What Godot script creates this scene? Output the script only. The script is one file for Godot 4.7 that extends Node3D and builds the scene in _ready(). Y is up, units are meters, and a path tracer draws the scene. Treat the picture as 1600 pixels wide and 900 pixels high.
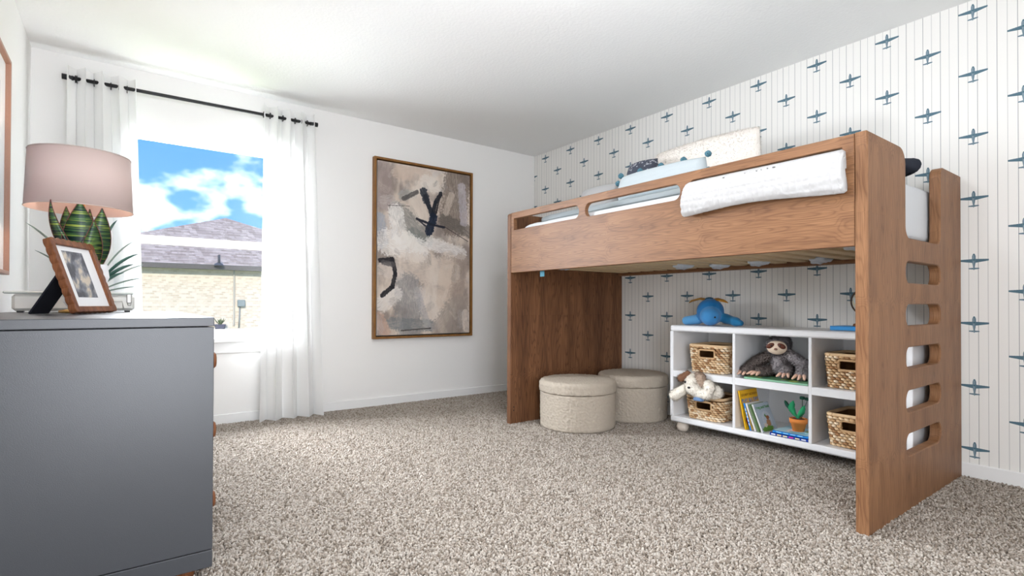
extends Node3D
# A child's bedroom: oak loft bed against aeroplane wallpaper, grey dresser, window on the back wall.
# Metres; the camera stands at x = 0, z = 0; x runs along the back wall, z towards the viewer.

const LEFT := -0.4655
const RIGHT := 3.486
const BACK := -4.316
const FRONT := 0.9
const TOP := 2.447

var taken := {}
var M := {}
var rng := RandomNumberGenerator.new()

# ---------------------------------------------------------------- naming and nodes
func numbered(called: String) -> String:
	taken[called] = taken.get(called, 0) + 1
	return called if taken[called] == 1 else "%s_%03d" % [called, taken[called] - 1]

func tag(o: Node, label := "", category := "", group := "", kind := "") -> Node:
	if label: o.set_meta("label", label)
	if category: o.set_meta("category", category)
	if group: o.set_meta("group", group)
	if kind: o.set_meta("kind", kind)
	return o

func thing(called: String, label: String, category: String, at := Vector3.ZERO, group := "") -> Node3D:
	var o := Node3D.new()
	o.name = numbered(called)
	add_child(o)
	o.position = at
	tag(o, label, category, group)
	return o

func structure(called: String, at := Vector3.ZERO) -> Node3D:
	var o := Node3D.new()
	o.name = numbered(called)
	add_child(o)
	o.position = at
	o.set_meta("kind", "structure")
	return o

# a part in its thing's own axes
func part(called: String, what, m: Material, parent: Node3D, at := Vector3.ZERO) -> MeshInstance3D:
	var o := MeshInstance3D.new()
	o.name = called
	o.mesh = done(what) if what is SurfaceTool else what
	o.material_override = null
	for s in o.mesh.get_surface_count():
		o.set_surface_override_material(s, m)
	parent.add_child(o, true)
	o.position = at
	return o

# a part whose shape is given in the room's axes
func wpart(called: String, what, m: Material, parent: Node3D) -> MeshInstance3D:
	return part(called, what, m, parent, -parent.position)

func single(called: String, what, m: Material, label: String, category: String, group := "") -> MeshInstance3D:
	var o := part(numbered(called), what, m, self)
	tag(o, label, category, group)
	return o

func fixed(called: String, what, m: Material) -> MeshInstance3D:
	var o := part(numbered(called), what, m, self)
	o.set_meta("kind", "structure")
	return o

# ---------------------------------------------------------------- shapes
func mb(smooth := false) -> SurfaceTool:
	var st := SurfaceTool.new()
	st.begin(Mesh.PRIMITIVE_TRIANGLES)
	st.set_smooth_group(0 if smooth else -1)
	return st

func done(st: SurfaceTool) -> ArrayMesh:
	st.generate_normals()
	return st.commit()

func tri(st: SurfaceTool, a: Vector3, b: Vector3, c: Vector3, o: Vector3) -> void:
	if (a - c).cross(a - b).dot(o) < 0.0:
		st.add_vertex(a); st.add_vertex(c); st.add_vertex(b)
	else:
		st.add_vertex(a); st.add_vertex(b); st.add_vertex(c)

func quad(st: SurfaceTool, a: Vector3, b: Vector3, c: Vector3, d: Vector3, o: Vector3) -> void:
	tri(st, a, b, c, o)
	tri(st, a, c, d, o)

# box from lo to hi with chamfered edges
func bb(st: SurfaceTool, lo: Vector3, hi: Vector3, b := 0.003, turn := Basis.IDENTITY, pivot := Vector3.ZERO) -> SurfaceTool:
	var c := (lo + hi) / 2.0
	var h := (hi - lo).abs() / 2.0
	b = minf(b, minf(h.x, minf(h.y, h.z)) * 0.9)
	var p := func(s: Vector3, k: int) -> Vector3:
		var q := (h - Vector3(b, b, b)) * s
		q[k] = h[k] * s[k]
		return pivot + turn * (c + q - pivot)
	for k in 3:
		var l := (k + 1) % 3
		var m := (k + 2) % 3
		for sk in [-1, 1]:
			var q := []
			for e in [[-1, -1], [1, -1], [1, 1], [-1, 1]]:
				var s := Vector3.ZERO
				s[k] = sk; s[l] = e[0]; s[m] = e[1]
				q.append(p.call(s, k))
			var o := Vector3.ZERO
			o[k] = sk
			quad(st, q[0], q[1], q[2], q[3], turn * o)
			for sl in [-1, 1]:
				var s0 := Vector3.ZERO
				s0[k] = sk; s0[l] = sl; s0[m] = -1
				var s1 := s0
				s1[m] = 1
				var oo := Vector3.ZERO
				oo[k] = sk; oo[l] = sl
				quad(st, p.call(s0, k), p.call(s1, k), p.call(s1, l), p.call(s0, l), turn * oo)
	for sx in [-1, 1]:
		for sy in [-1, 1]:
			for sz in [-1, 1]:
				var s := Vector3(sx, sy, sz)
				tri(st, p.call(s, 0), p.call(s, 1), p.call(s, 2), turn * s)
	return st

func box(lo: Vector3, hi: Vector3, b := 0.003) -> SurfaceTool:
	return bb(mb(), lo, hi, b)

# surface of revolution about y at a centre; profile of (radius, height), bottom to top
func lathe(st: SurfaceTool, c: Vector3, prof: Array, seg := 32, turn := Basis.IDENTITY) -> SurfaceTool:
	for i in prof.size() - 1:
		var a: Vector2 = prof[i]
		var b: Vector2 = prof[i + 1]
		var d := b - a
		for j in seg:
			var t0 := TAU * j / seg
			var t1 := TAU * (j + 1) / seg
			var o := turn * Vector3(d.y * cos((t0 + t1) / 2), -d.x, d.y * sin((t0 + t1) / 2))
			var q := []
			for e in [[a, t0], [a, t1], [b, t1], [b, t0]]:
				q.append(c + turn * Vector3(e[0].x * cos(e[1]), e[0].y, e[0].x * sin(e[1])))
			if a.x < 1e-6: tri(st, q[0], q[2], q[3], o)
			elif b.x < 1e-6: tri(st, q[0], q[1], q[2], o)
			else: quad(st, q[0], q[1], q[2], q[3], o)
	return st

# a tube through points; flat > 0 squashes it along the binormal
func tube(st: SurfaceTool, pts: Array, radii, sides := 6, up := Vector3.UP, flat := 1.0) -> SurfaceTool:
	var rings := []
	for i in pts.size():
		var d: Vector3 = (pts[mini(i + 1, pts.size() - 1)] - pts[maxi(i - 1, 0)]).normalized()
		var u := up
		if absf(d.dot(u)) > 0.95: u = Vector3(1, 0, 0.1).normalized()
		var s := d.cross(u).normalized()
		var n := s.cross(d).normalized()
		var r: float = radii[i] if radii is Array else radii
		var ring := []
		for k in sides:
			var t := TAU * k / sides
			ring.append(pts[i] + s * cos(t) * r + n * sin(t) * r * flat)
		rings.append(ring)
	for i in rings.size() - 1:
		for k in sides:
			var l := (k + 1) % sides
			var mid: Vector3 = (rings[i][k] + rings[i][l]) / 2 - (pts[i] + pts[i + 1]) / 2
			mid += (rings[i + 1][k] + rings[i + 1][l]) / 2 - (pts[i] + pts[i + 1]) / 2
			quad(st, rings[i][k], rings[i][l], rings[i + 1][l], rings[i + 1][k], mid)
	for e in [0, rings.size() - 1]:
		var o: Vector3 = pts[e] - pts[1 if e == 0 else e - 1]
		for k in range(1, sides - 1):
			tri(st, rings[e][0], rings[e][k], rings[e][k + 1], o)
	return st

func rrect(x0: float, y0: float, x1: float, y1: float, r, n := 6) -> PackedVector2Array:
	var rr: Array = r if r is Array else [r, r, r, r]   # bottom-left, bottom-right, top-right, top-left
	var out := PackedVector2Array()
	var cs := [Vector2(x0, y0), Vector2(x1, y0), Vector2(x1, y1), Vector2(x0, y1)]
	var dirs := [Vector2(1, 1), Vector2(-1, 1), Vector2(-1, -1), Vector2(1, -1)]
	for k in 4:
		if rr[k] <= 0.0:
			out.append(cs[k])
			continue
		var c: Vector2 = cs[k] + dirs[k] * rr[k]
		for i in n + 1:
			var t := PI + PI / 2 * k + PI / 2 * i / n
			out.append(c + Vector2(cos(t), sin(t)) * rr[k])
	return out

# flat faces of a region bounded by loops, as trapezoids between the heights of its corners
func region(st: SurfaceTool, loops: Array, z: float, xf: Transform3D, o: Vector3) -> void:
	var ys := []
	for l in loops:
		for p in l:
			ys.append(snappedf(p.y, 1e-6))
	ys.sort()
	var last := -1e9
	var levels := []
	for y in ys:
		if y - last > 2e-6:
			levels.append(y)
			last = y
	for i in levels.size() - 1:
		var y0: float = levels[i]
		var y1: float = levels[i + 1]
		var ym := (y0 + y1) / 2
		var cuts := []
		for l in loops:
			for k in l.size():
				var a: Vector2 = l[k]
				var b: Vector2 = l[(k + 1) % l.size()]
				if (a.y < ym) != (b.y < ym):
					var f := func(y): return a.x + (b.x - a.x) * (y - a.y) / (b.y - a.y)
					cuts.append([f.call(ym), f.call(y0), f.call(y1)])
		cuts.sort_custom(func(p, q): return p[0] < q[0])
		for k in range(0, cuts.size() - 1, 2):
			var l = cuts[k]
			var r = cuts[k + 1]
			quad(st, xf * Vector3(l[1], y0, z), xf * Vector3(r[1], y0, z), xf * Vector3(r[2], y1, z), xf * Vector3(l[2], y1, z), o)

# board cut to an outline with holes: loops[0] is the outline; thickness along the transform's z
func board(st: SurfaceTool, loops: Array, t: float, xf := Transform3D.IDENTITY, b := 0.003) -> SurfaceTool:
	var inner := []
	for n in loops.size():
		var l: PackedVector2Array = loops[n]
		var area := 0.0
		for k in l.size():
			area += l[k].cross(l[(k + 1) % l.size()])
		if (area > 0) != (n == 0):
			l.reverse()
		loops[n] = l
		var shrunk := PackedVector2Array()
		for k in l.size():
			var e0 := (l[k] - l[(k - 1 + l.size()) % l.size()]).normalized()
			var e1 := (l[(k + 1) % l.size()] - l[k]).normalized()
			var n0 := Vector2(-e0.y, e0.x)
			var n1 := Vector2(-e1.y, e1.x)
			shrunk.append(l[k] + (n0 + n1) / maxf(0.3, 1.0 + n0.dot(n1)) * b)
		inner.append(shrunk)
		for k in l.size():
			var m := (k + 1) % l.size()
			var d := l[m] - l[k]
			var o2 := Vector3(d.y, -d.x, 0)
			var o := xf.basis * o2
			quad(st, xf * Vector3(l[k].x, l[k].y, b), xf * Vector3(l[m].x, l[m].y, b), xf * Vector3(l[m].x, l[m].y, t - b), xf * Vector3(l[k].x, l[k].y, t - b), o)
			for s in [0, 1]:
				var z0 := b if s == 0 else t - b
				var z1 := 0.0 if s == 0 else t
				var oz := xf.basis * Vector3(0, 0, -1 if s == 0 else 1) * d.length() + o
				quad(st, xf * Vector3(l[k].x, l[k].y, z0), xf * Vector3(l[m].x, l[m].y, z0), xf * Vector3(shrunk[m].x, shrunk[m].y, z1), xf * Vector3(shrunk[k].x, shrunk[k].y, z1), oz)
	region(st, inner, 0.0, xf, xf.basis * Vector3(0, 0, -1))
	region(st, inner, t, xf, xf.basis * Vector3(0, 0, 1))
	return st

# quad with texture coordinates: a top-left, b top-right, c bottom-right, d bottom-left
func print_quad(a: Vector3, b: Vector3, c: Vector3, d: Vector3, u0 := 0.0, v0 := 0.0, u1 := 1.0, v1 := 1.0) -> ArrayMesh:
	var st := mb()
	var n := (b - a).cross(d - a).normalized() * -1.0
	for e in [[a, u0, v0], [b, u1, v0], [c, u1, v1], [a, u0, v0], [c, u1, v1], [d, u0, v1]]:
		st.set_normal(n)
		st.set_uv(Vector2(e[1], e[2]))
		st.add_vertex(e[0])
	return st.commit()

# soft block: a superellipsoid with noise
func soft(c: Vector3, size: Vector3, e := 0.25, n := 28, amp := 0.0, freq := 10.0, turn := Basis.IDENTITY) -> SurfaceTool:
	var st := mb(true)
	var noise := FastNoiseLite.new()
	noise.frequency = freq
	noise.fractal_octaves = 2
	var pw := func(x: float) -> float: return signf(x) * pow(absf(x), e)
	var rows := []
	for i in n + 1:
		var row := []
		var a := -PI / 2 + PI * i / n
		for j in 2 * n:
			var b := TAU * j / (2 * n)
			var p := Vector3(pw.call(cos(a)) * pw.call(cos(b)), pw.call(sin(a)), pw.call(cos(a)) * pw.call(sin(b)))
			var q := p * size / 2
			if amp > 0.0: q += p.normalized() * amp * noise.get_noise_3dv(q)
			row.append(c + turn * q)
		rows.append(row)
	for i in n:
		for j in 2 * n:
			var k := (j + 1) % (2 * n)
			var m: Vector3 = (rows[i][j] + rows[i + 1][k]) / 2 - c
			if i == 0: tri(st, rows[0][j], rows[1][j], rows[1][k], m)
			elif i == n - 1: tri(st, rows[i][j], rows[i][k], rows[n][j], m)
			else: quad(st, rows[i][j], rows[i][k], rows[i + 1][k], rows[i + 1][j], m)
	return st

# cushion: plump in the middle, thin at the seams; lies in its x-y plane, thickness along z
func cushion(xf: Transform3D, w: float, h: float, t: float, amp := 0.004, n := 22) -> SurfaceTool:
	var st := mb(true)
	var noise := FastNoiseLite.new()
	noise.frequency = 9.0
	for s in [-1.0, 1.0]:
		var g := []
		for i in n + 1:
			var row := []
			for j in n + 1:
				var u := -1.0 + 2.0 * i / n
				var v := -1.0 + 2.0 * j / n
				var f := sqrt(maxf(0.0, (1 - pow(absf(u), 3.0)) * (1 - pow(absf(v), 3.0))))
				var pull := 1.0 - 0.07 * (1 - f) * (1.0 - absf(absf(u) - absf(v)))
				var p := Vector3(u * w / 2 * pull, v * h / 2 * pull, s * (t / 2 * f + amp * f * noise.get_noise_2d(u * w * 3 + s * 9, v * h * 3)))
				row.append(xf * p)
			g.append(row)
		for i in n:
			for j in n:
				quad(st, g[i][j], g[i + 1][j], g[i + 1][j + 1], g[i][j + 1], xf.basis * Vector3(0, 0, s))
	return st

# blade of a leaf: flattened tube along a path
func blade(st: SurfaceTool, pts: Array, widths: Array, thick: float, side: Vector3) -> SurfaceTool:
	var rings := []
	for i in pts.size():
		var d: Vector3 = (pts[mini(i + 1, pts.size() - 1)] - pts[maxi(i - 1, 0)]).normalized()
		var s := (side - d * side.dot(d)).normalized()
		var n := s.cross(d)
		var w: float = widths[i] / 2
		var th := minf(thick, w) / 2
		rings.append([pts[i] - s * w + n * w * 0.25, pts[i] + n * th, pts[i] + s * w + n * w * 0.25, pts[i] - n * th])
	for i in rings.size() - 1:
		for k in 4:
			var l := (k + 1) % 4
			var c: Vector3 = (pts[i] + pts[i + 1]) / 2
			quad(st, rings[i][k], rings[i][l], rings[i + 1][l], rings[i + 1][k], (rings[i][k] + rings[i][l] + rings[i + 1][k] + rings[i + 1][l]) / 4 - c)
	return st

# one continuous skin round a set of tapered bones: [from, to, radius, radius, colour]
func skin(bones: Array, cell: float, k: float, amp := 0.0, freq := 40.0) -> ArrayMesh:
	var lo := Vector3.INF
	var hi := -Vector3.INF
	for b in bones:
		var r: float = maxf(b[2], b[3]) + k + amp + cell * 2
		lo = lo.min(b[0] - Vector3.ONE * r).min(b[1] - Vector3.ONE * r)
		hi = hi.max(b[0] + Vector3.ONE * r).max(b[1] + Vector3.ONE * r)
	var nx := int((hi.x - lo.x) / cell) + 2
	var ny := int((hi.y - lo.y) / cell) + 2
	var nz := int((hi.z - lo.z) / cell) + 2
	var f := PackedFloat32Array()
	f.resize(nx * ny * nz)
	f.fill(1.0)
	for b in bones:
		var pa: Vector3 = b[0]
		var ab: Vector3 = b[1] - pa
		var ll := maxf(ab.length_squared(), 1e-9)
		var ra: float = b[2]
		var rb: float = b[3]
		var r: float = maxf(ra, rb) + k + cell * 2 + amp
		var bl := (pa.min(b[1]) - Vector3.ONE * r - lo) / cell
		var bh := (pa.max(b[1]) + Vector3.ONE * r - lo) / cell
		for z in range(maxi(0, int(bl.z)), mini(nz, int(bh.z) + 2)):
			for y in range(maxi(0, int(bl.y)), mini(ny, int(bh.y) + 2)):
				var at := (z * ny + y) * nx
				for x in range(maxi(0, int(bl.x)), mini(nx, int(bh.x) + 2)):
					var p := lo + Vector3(x, y, z) * cell - pa
					var t := clampf(p.dot(ab) / ll, 0.0, 1.0)
					var d := (p - ab * t).length() - (ra + (rb - ra) * t)
					var e := f[at + x]
					var h := maxf(k - absf(d - e), 0.0) / k
					f[at + x] = minf(d, e) - h * h * k * 0.25
	if amp > 0.0:
		var noise := FastNoiseLite.new()
		noise.frequency = freq
		for z in nz:
			for y in ny:
				for x in nx:
					var i := (z * ny + y) * nx + x
					if absf(f[i]) < amp * 3: f[i] += amp * noise.get_noise_3d(x * cell, y * cell, z * cell)
	var st := mb(true)
	var verts := {}
	var off := [0, 1, nx, nx + 1, nx * ny, nx * ny + 1, nx * ny + nx, nx * ny + nx + 1]
	for z in nz - 1:
		for y in ny - 1:
			for x in nx - 1:
				var i := (z * ny + y) * nx + x
				var inside := 0
				for o in off:
					if f[i + o] < 0.0: inside += 1
				if inside == 0 or inside == 8: continue
				var sum := Vector3.ZERO
				var n := 0
				for e in [[0, 1], [2, 3], [4, 5], [6, 7], [0, 2], [1, 3], [4, 6], [5, 7], [0, 4], [1, 5], [2, 6], [3, 7]]:
					var a := f[i + off[e[0]]]
					var b := f[i + off[e[1]]]
					if (a < 0.0) != (b < 0.0):
						var t := a / (a - b)
						var pa := Vector3(e[0] & 1, (e[0] >> 1) & 1, e[0] >> 2)
						var pb := Vector3(e[1] & 1, (e[1] >> 1) & 1, e[1] >> 2)
						sum += pa.lerp(pb, t)
						n += 1
				verts[i] = lo + (Vector3(x, y, z) + sum / n) * cell
	var tint := {}
	for i in verts:
		var best := 1e9
		var c := Color.WHITE
		for b in bones:
			var ab: Vector3 = b[1] - b[0]
			var t := clampf((verts[i] - b[0]).dot(ab) / maxf(ab.length_squared(), 1e-9), 0.0, 1.0)
			var d: float = (verts[i] - (b[0] + ab * t)).length() - lerpf(b[2], b[3], t)
			if d < best:
				best = d
				c = b[4]
		tint[i] = c
	var steps := [1, nx, nx * ny]
	for i in verts:
		for a in 3:
			var s: int = steps[a]
			if (f[i] < 0.0) == (f[i + s] < 0.0): continue
			var u: int = steps[(a + 1) % 3]
			var v: int = steps[(a + 2) % 3]
			var q := [i, i - u, i - u - v, i - v]
			var ok := true
			for e in q: ok = ok and verts.has(e)
			if not ok: continue
			var o := Vector3.ZERO
			o[a] = 1.0 if f[i] < 0.0 else -1.0
			var order := [0, 1, 2, 0, 2, 3]
			var n: Vector3 = (verts[q[0]] - verts[q[2]]).cross(verts[q[0]] - verts[q[1]])
			if n.dot(o) < 0: order = [0, 2, 1, 0, 3, 2]
			for e in order:
				st.set_color(tint[q[e]])
				st.add_vertex(verts[q[e]])
	return done(st)

# short hairs standing on a mesh, as one part
func fur(mesh: ArrayMesh, count: int, length: float, width: float, down := 0.3, lighten := 1.15) -> ArrayMesh:
	var arr := mesh.surface_get_arrays(0)
	var v: PackedVector3Array = arr[Mesh.ARRAY_VERTEX]
	var nn: PackedVector3Array = arr[Mesh.ARRAY_NORMAL]
	var cc = arr[Mesh.ARRAY_COLOR]
	var idx = arr[Mesh.ARRAY_INDEX]
	var tris: int = (idx.size() if idx else v.size()) / 3
	var st := mb()
	for i in count:
		var t: int = rng.randi() % tris * 3
		var a: int = idx[t] if idx else t
		var b: int = idx[t + 1] if idx else t + 1
		var c: int = idx[t + 2] if idx else t + 2
		var u := rng.randf()
		var w := rng.randf()
		if u + w > 1.0:
			u = 1 - u; w = 1 - w
		var p := v[a] + (v[b] - v[a]) * u + (v[c] - v[a]) * w
		var d := (nn[a] + Vector3(rng.randfn(), rng.randfn(), rng.randfn()) * 0.45 + Vector3.DOWN * down).normalized()
		var s := d.cross(Vector3(rng.randfn(), rng.randfn(), rng.randfn())).normalized() * width
		var col: Color = cc[a] if cc else Color.WHITE
		var g := rng.randf_range(0.9, lighten)
		st.set_color(Color(col.r * g, col.g * g, col.b * g))
		st.set_normal(nn[a])
		st.add_vertex(p - s)
		st.set_normal(nn[a])
		st.add_vertex(p + s)
		st.set_normal(nn[a])
		st.add_vertex(p + d * length * rng.randf_range(0.6, 1.3))
	return st.commit()

# ---------------------------------------------------------------- materials
func mat(c: Color, rough := 0.6, metal := 0.0, spec := 0.5) -> StandardMaterial3D:
	var m := StandardMaterial3D.new()
	m.albedo_color = c
	m.roughness = rough
	m.metallic = metal
	m.metallic_specular = spec
	return m

func c8(r: int, g: int, b: int) -> Color:
	return Color(r / 255.0, g / 255.0, b / 255.0)

func lin(r: int, g: int, b: int) -> Color:
	return c8(r, g, b).srgb_to_linear()

func tinted(rough := 0.9) -> StandardMaterial3D:
	var m := mat(Color.WHITE, rough, 0.0, 0.25)
	m.vertex_color_use_as_albedo = true
	return m

func noise_image(w: int, h: int, freq: float, sd: int, oct := 3) -> Image:
	var n := FastNoiseLite.new()
	n.seed = sd
	n.frequency = freq
	n.fractal_octaves = oct
	var im := n.get_seamless_image(w, h)
	im.convert(Image.FORMAT_L8)
	return im

func bumps(m: StandardMaterial3D, freq: float, scale: float, per_metre: float, sd := 3, oct := 3) -> StandardMaterial3D:
	var im := noise_image(256, 256, freq, sd, oct)
	im.convert(Image.FORMAT_RGBA8)
	im.bump_map_to_normal_map(4.0)
	m.normal_enabled = true
	m.normal_texture = ImageTexture.create_from_image(im)
	m.normal_scale = scale
	m.uv1_triplanar = true
	m.uv1_scale = Vector3.ONE * per_metre
	return m

# oak: grain along the texture's v
func wood_image(light: Color, dark: Color, sd: int) -> Image:
	var w := 512
	var h := 512
	var a := noise_image(512, 64, 0.010, sd, 2)
	a.resize(w, h, Image.INTERPOLATE_CUBIC)
	var p := noise_image(512, 16, 0.22, sd + 1, 2)
	p.resize(w, h, Image.INTERPOLATE_CUBIC)
	var q := noise_image(256, 32, 0.02, sd + 2, 2)
	q.resize(w, h, Image.INTERPOLATE_CUBIC)
	var im := Image.create(w, h, false, Image.FORMAT_RGB8)
	for y in h:
		for x in w:
			var warp := a.get_pixel(x, y).r
			var ring := 0.5 + 0.5 * sin(TAU * (3.0 * x / w + 9.0 * warp))
			ring = pow(ring, 5.0)
			var pore := clampf((p.get_pixel(x, y).r - 0.5) * 2.2, -0.5, 0.6)
			var t := clampf(0.32 + 0.30 * ring + 0.40 * pore + 0.5 * (q.get_pixel(x, y).r - 0.5), 0.0, 1.0)
			im.set_pixel(x, y, light.lerp(dark, t))
	return im

func wood(im: Image, size: float, rough := 0.5) -> StandardMaterial3D:
	var m := mat(Color.WHITE, rough, 0.0, 0.4)
	m.albedo_texture = ImageTexture.create_from_image(im)
	m.uv1_triplanar = true
	m.uv1_triplanar_sharpness = 8.0
	m.uv1_scale = Vector3.ONE / size
	return m

func wallpaper_image() -> Image:
	var w := 753
	var h := 640
	var im := Image.create(w, h, false, Image.FORMAT_RGB8)
	im.fill(c8(237, 235, 230))
	for k in 10:   # printed board joints, alternately strong and faint
		var x := int((0.094 + 0.1 * k) * w)
		im.fill_rect(Rect2i(x - 4, 0, 2, h), c8(246, 245, 241))
		im.fill_rect(Rect2i(x - 1, 0, 4 if k % 2 == 0 else 3, h), c8(150, 150, 150) if k % 2 == 0 else c8(186, 185, 182))
		im.fill_rect(Rect2i(x + 3, 0, 4, h), c8(222, 220, 215))
	var dark := c8(74, 106, 120)
	var mid := c8(98, 122, 134)
	var pale := c8(128, 146, 155)
	for plane in [[0.25, 0.5], [0.75, 0.0], [0.75, 1.0]]:
		var cx: float = plane[0] * w
		var cy: float = plane[1] * h
		for y in range(-90, 91):
			for x in range(-120, 121):
				var ax := absf(x)
				var col = null
				# wings, tapering outwards, swept a little
				if ax < 116:
					var top := -30.0 + ax * 0.05
					var bot := 12.0 - ax * 0.17
					if y > top and y < bot: col = dark.lerp(mid, 0.5 + 0.5 * sin(y * 0.5 + x * 0.03))
				# tail plane
				if ax < 42 and y > 60 + ax * 0.06 and y < 78 - ax * 0.12: col = mid
				# body from nose to tail
				var hw := 15.0
				if y < -45: hw = 15.0 - pow((-45.0 - y) / 35.0, 2.0) * 8.0
				elif y > -5: hw = lerpf(15.0, 4.0, clampf((y + 5.0) / 80.0, 0, 1))
				if y > -80 and y < 84 and ax < hw:
					col = pale if absf(x + 3) < hw * 0.45 else mid
					if y > -28 and y < -12 and ax < 9: col = dark
				if y > -84 and y < -70 and ax < 6: col = dark
				if col != null:
					var py := int(cy + y)
					if py >= 0 and py < h: im.set_pixel(int(cx + x), py, col)
	return im

func stroke(im: Image, pts: Array, width: float, col: Color, alpha := 1.0, streak := 0.5, sd := 1) -> void:
	var n := FastNoiseLite.new()
	n.seed = sd
	n.frequency = 0.05
	var w := im.get_width()
	var h := im.get_height()
	for i in pts.size() - 1:
		var a: Vector2 = pts[i] * Vector2(w, h)
		var b: Vector2 = pts[i + 1] * Vector2(w, h)
		var r := width * w / 2
		var d := b - a
		var side := Vector2(-d.y, d.x).normalized()
		for y in range(maxi(0, int(minf(a.y, b.y) - r * 1.4)), mini(h, int(maxf(a.y, b.y) + r * 1.4) + 1)):
			for x in range(maxi(0, int(minf(a.x, b.x) - r * 1.4)), mini(w, int(maxf(a.x, b.x) + r * 1.4) + 1)):
				var p := Vector2(x, y) - a
				var t := clampf(p.dot(d) / d.length_squared(), 0, 1)
				var off := (p - d * t).length() / r + 0.35 * n.get_noise_2d(x * 1.7, y * 1.7)
				if off > 1.0: continue
				var lane := n.get_noise_2d(p.dot(side) * 9.0, p.dot(d.normalized()) * 0.6 + i * 50)
				var k := alpha * clampf((1.0 - off) * 5.0, 0, 1) * clampf(1.0 - streak * (0.5 + 1.6 * lane), 0, 1)
				im.set_pixel(x, y, im.get_pixel(x, y).lerp(col, k))

func painting_image() -> Image:
	var w := 400
	var h := 630
	var im := Image.create(w, h, false, Image.FORMAT_RGB8)
	var n := FastNoiseLite.new()
	n.frequency = 0.006
	n.fractal_octaves = 5
	for y in h:
		for x in w:
			var a := n.get_noise_2d(x, y * 0.7) * 1.3 + 0.25 * n.get_noise_2d(x * 9.0, y * 3.0)
			var c := c8(203, 188, 174).lerp(c8(150, 138, 130) if a > 0 else c8(222, 210, 197), clampf(absf(a) * 2.0, 0, 1))
			im.set_pixel(x, y, c)
	var V := func(l: Array) -> Array:
		var o := []
		for k in range(0, l.size(), 2): o.append(Vector2(l[k], l[k + 1]))
		return o
	var todo := [
		[[0.05, 0.03, 0.08, 0.20], 0.16, c8(158, 142, 138), 0.8], [[0.0, 0.22, 0.2, 0.27], 0.13, c8(172, 158, 156), 0.7],
		[[0.2, 0.05, 0.5, 0.04], 0.14, c8(206, 186, 170), 0.8], [[0.5, 0.08, 0.58, 0.1], 0.16, c8(226, 218, 208), 0.9],
		[[0.85, 0.05, 0.8, 0.3], 0.34, c8(120, 108, 99), 0.95], [[0.7, 0.3, 1.0, 0.36], 0.14, c8(104, 97, 91), 0.9],
		[[0.9, 0.08, 0.93, 0.3], 0.1, c8(192, 184, 190), 0.9], [[0.78, 0.14, 0.72, 0.25], 0.08, c8(206, 190, 176), 0.8],
		[[0.2, 0.28, 0.45, 0.40], 0.2, c8(132, 130, 126), 0.9], [[0.36, 0.4, 0.52, 0.44], 0.13, c8(124, 128, 124), 0.9],
		[[0.02, 0.33, 0.05, 0.47], 0.12, c8(160, 166, 178), 0.9], [[0.25, 0.18, 0.35, 0.17], 0.1, c8(168, 172, 166), 0.6],
		[[0.38, 0.2, 0.46, 0.3], 0.16, c8(218, 205, 192), 0.8],
		[[0.18, 0.28, 0.22, 0.42], 0.17, c8(240, 235, 229), 1.0], [[0.1, 0.46, 0.42, 0.5], 0.26, c8(238, 233, 227), 1.0],
		[[0.3, 0.42, 0.45, 0.52], 0.12, c8(234, 228, 220), 1.0], [[0.55, 0.45, 0.9, 0.5], 0.14, c8(232, 227, 222), 1.0],
		[[0.3, 0.6, 0.75, 0.62], 0.3, c8(221, 207, 193), 0.8], [[0.75, 0.55, 0.7, 0.8], 0.2, c8(213, 194, 176), 0.7],
		[[0.9, 0.55, 0.85, 0.75], 0.18, c8(178, 160, 146), 0.8], [[0.35, 0.75, 0.55, 0.88], 0.24, c8(222, 210, 198), 0.6],
		[[0.3, 0.72, 0.32, 0.95], 0.3, c8(140, 138, 138), 0.9], [[0.15, 0.93, 0.55, 0.95], 0.12, c8(124, 128, 130), 0.9],
		[[0.4, 0.74, 0.52, 0.95], 0.08, c8(176, 172, 172), 0.8], [[0.85, 0.85, 0.7, 0.97], 0.3, c8(164, 152, 142), 0.9],
		[[0.95, 0.88, 0.97, 0.97], 0.1, c8(222, 210, 198), 0.9], [[0.02, 0.9, 0.08, 0.98], 0.12, c8(196, 164, 146), 0.9],
		[[0.05, 0.82, 0.18, 0.76], 0.16, c8(226, 219, 212), 1.0], [[0.06, 0.62, 0.2, 0.64], 0.14, c8(214, 202, 192), 0.9],
		[[0.03, 0.57, 0.15, 0.56, 0.18, 0.64, 0.15, 0.72, 0.05, 0.77], 0.045, c8(42, 40, 44), 0.9], [[0.06, 0.58, 0.16, 0.59], 0.05, c8(96, 92, 92), 0.8],
		[[0.26, 0.2, 0.4, 0.15], 0.045, c8(92, 88, 86), 0.8], [[0.47, 0.14, 0.5, 0.19], 0.085, c8(58, 62, 70), 1.0], [[0.49, 0.17, 0.53, 0.23, 0.57, 0.28], 0.055, c8(42, 46, 54), 1.0],
		[[0.66, 0.14, 0.6, 0.2, 0.57, 0.28], 0.045, c8(36, 38, 44), 1.0], [[0.65, 0.15, 0.61, 0.26, 0.58, 0.3], 0.02, c8(50, 46, 48), 1.0],
		[[0.58, 0.29, 0.53, 0.38], 0.09, c8(34, 42, 58), 1.0], [[0.4, 0.31, 0.55, 0.335, 0.7, 0.345], 0.025, c8(38, 40, 50), 1.0],
		[[0.4, 0.31, 0.52, 0.36], 0.018, c8(50, 50, 58), 0.9], [[0.7, 0.34, 0.98, 0.42], 0.008, c8(70, 64, 62), 0.9],
		[[0.1, 0.25, 0.32, 0.24], 0.006, c8(90, 84, 82), 0.9], [[0.24, 0.975, 0.55, 0.965], 0.012, c8(70, 66, 64), 0.8],
	]
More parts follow.
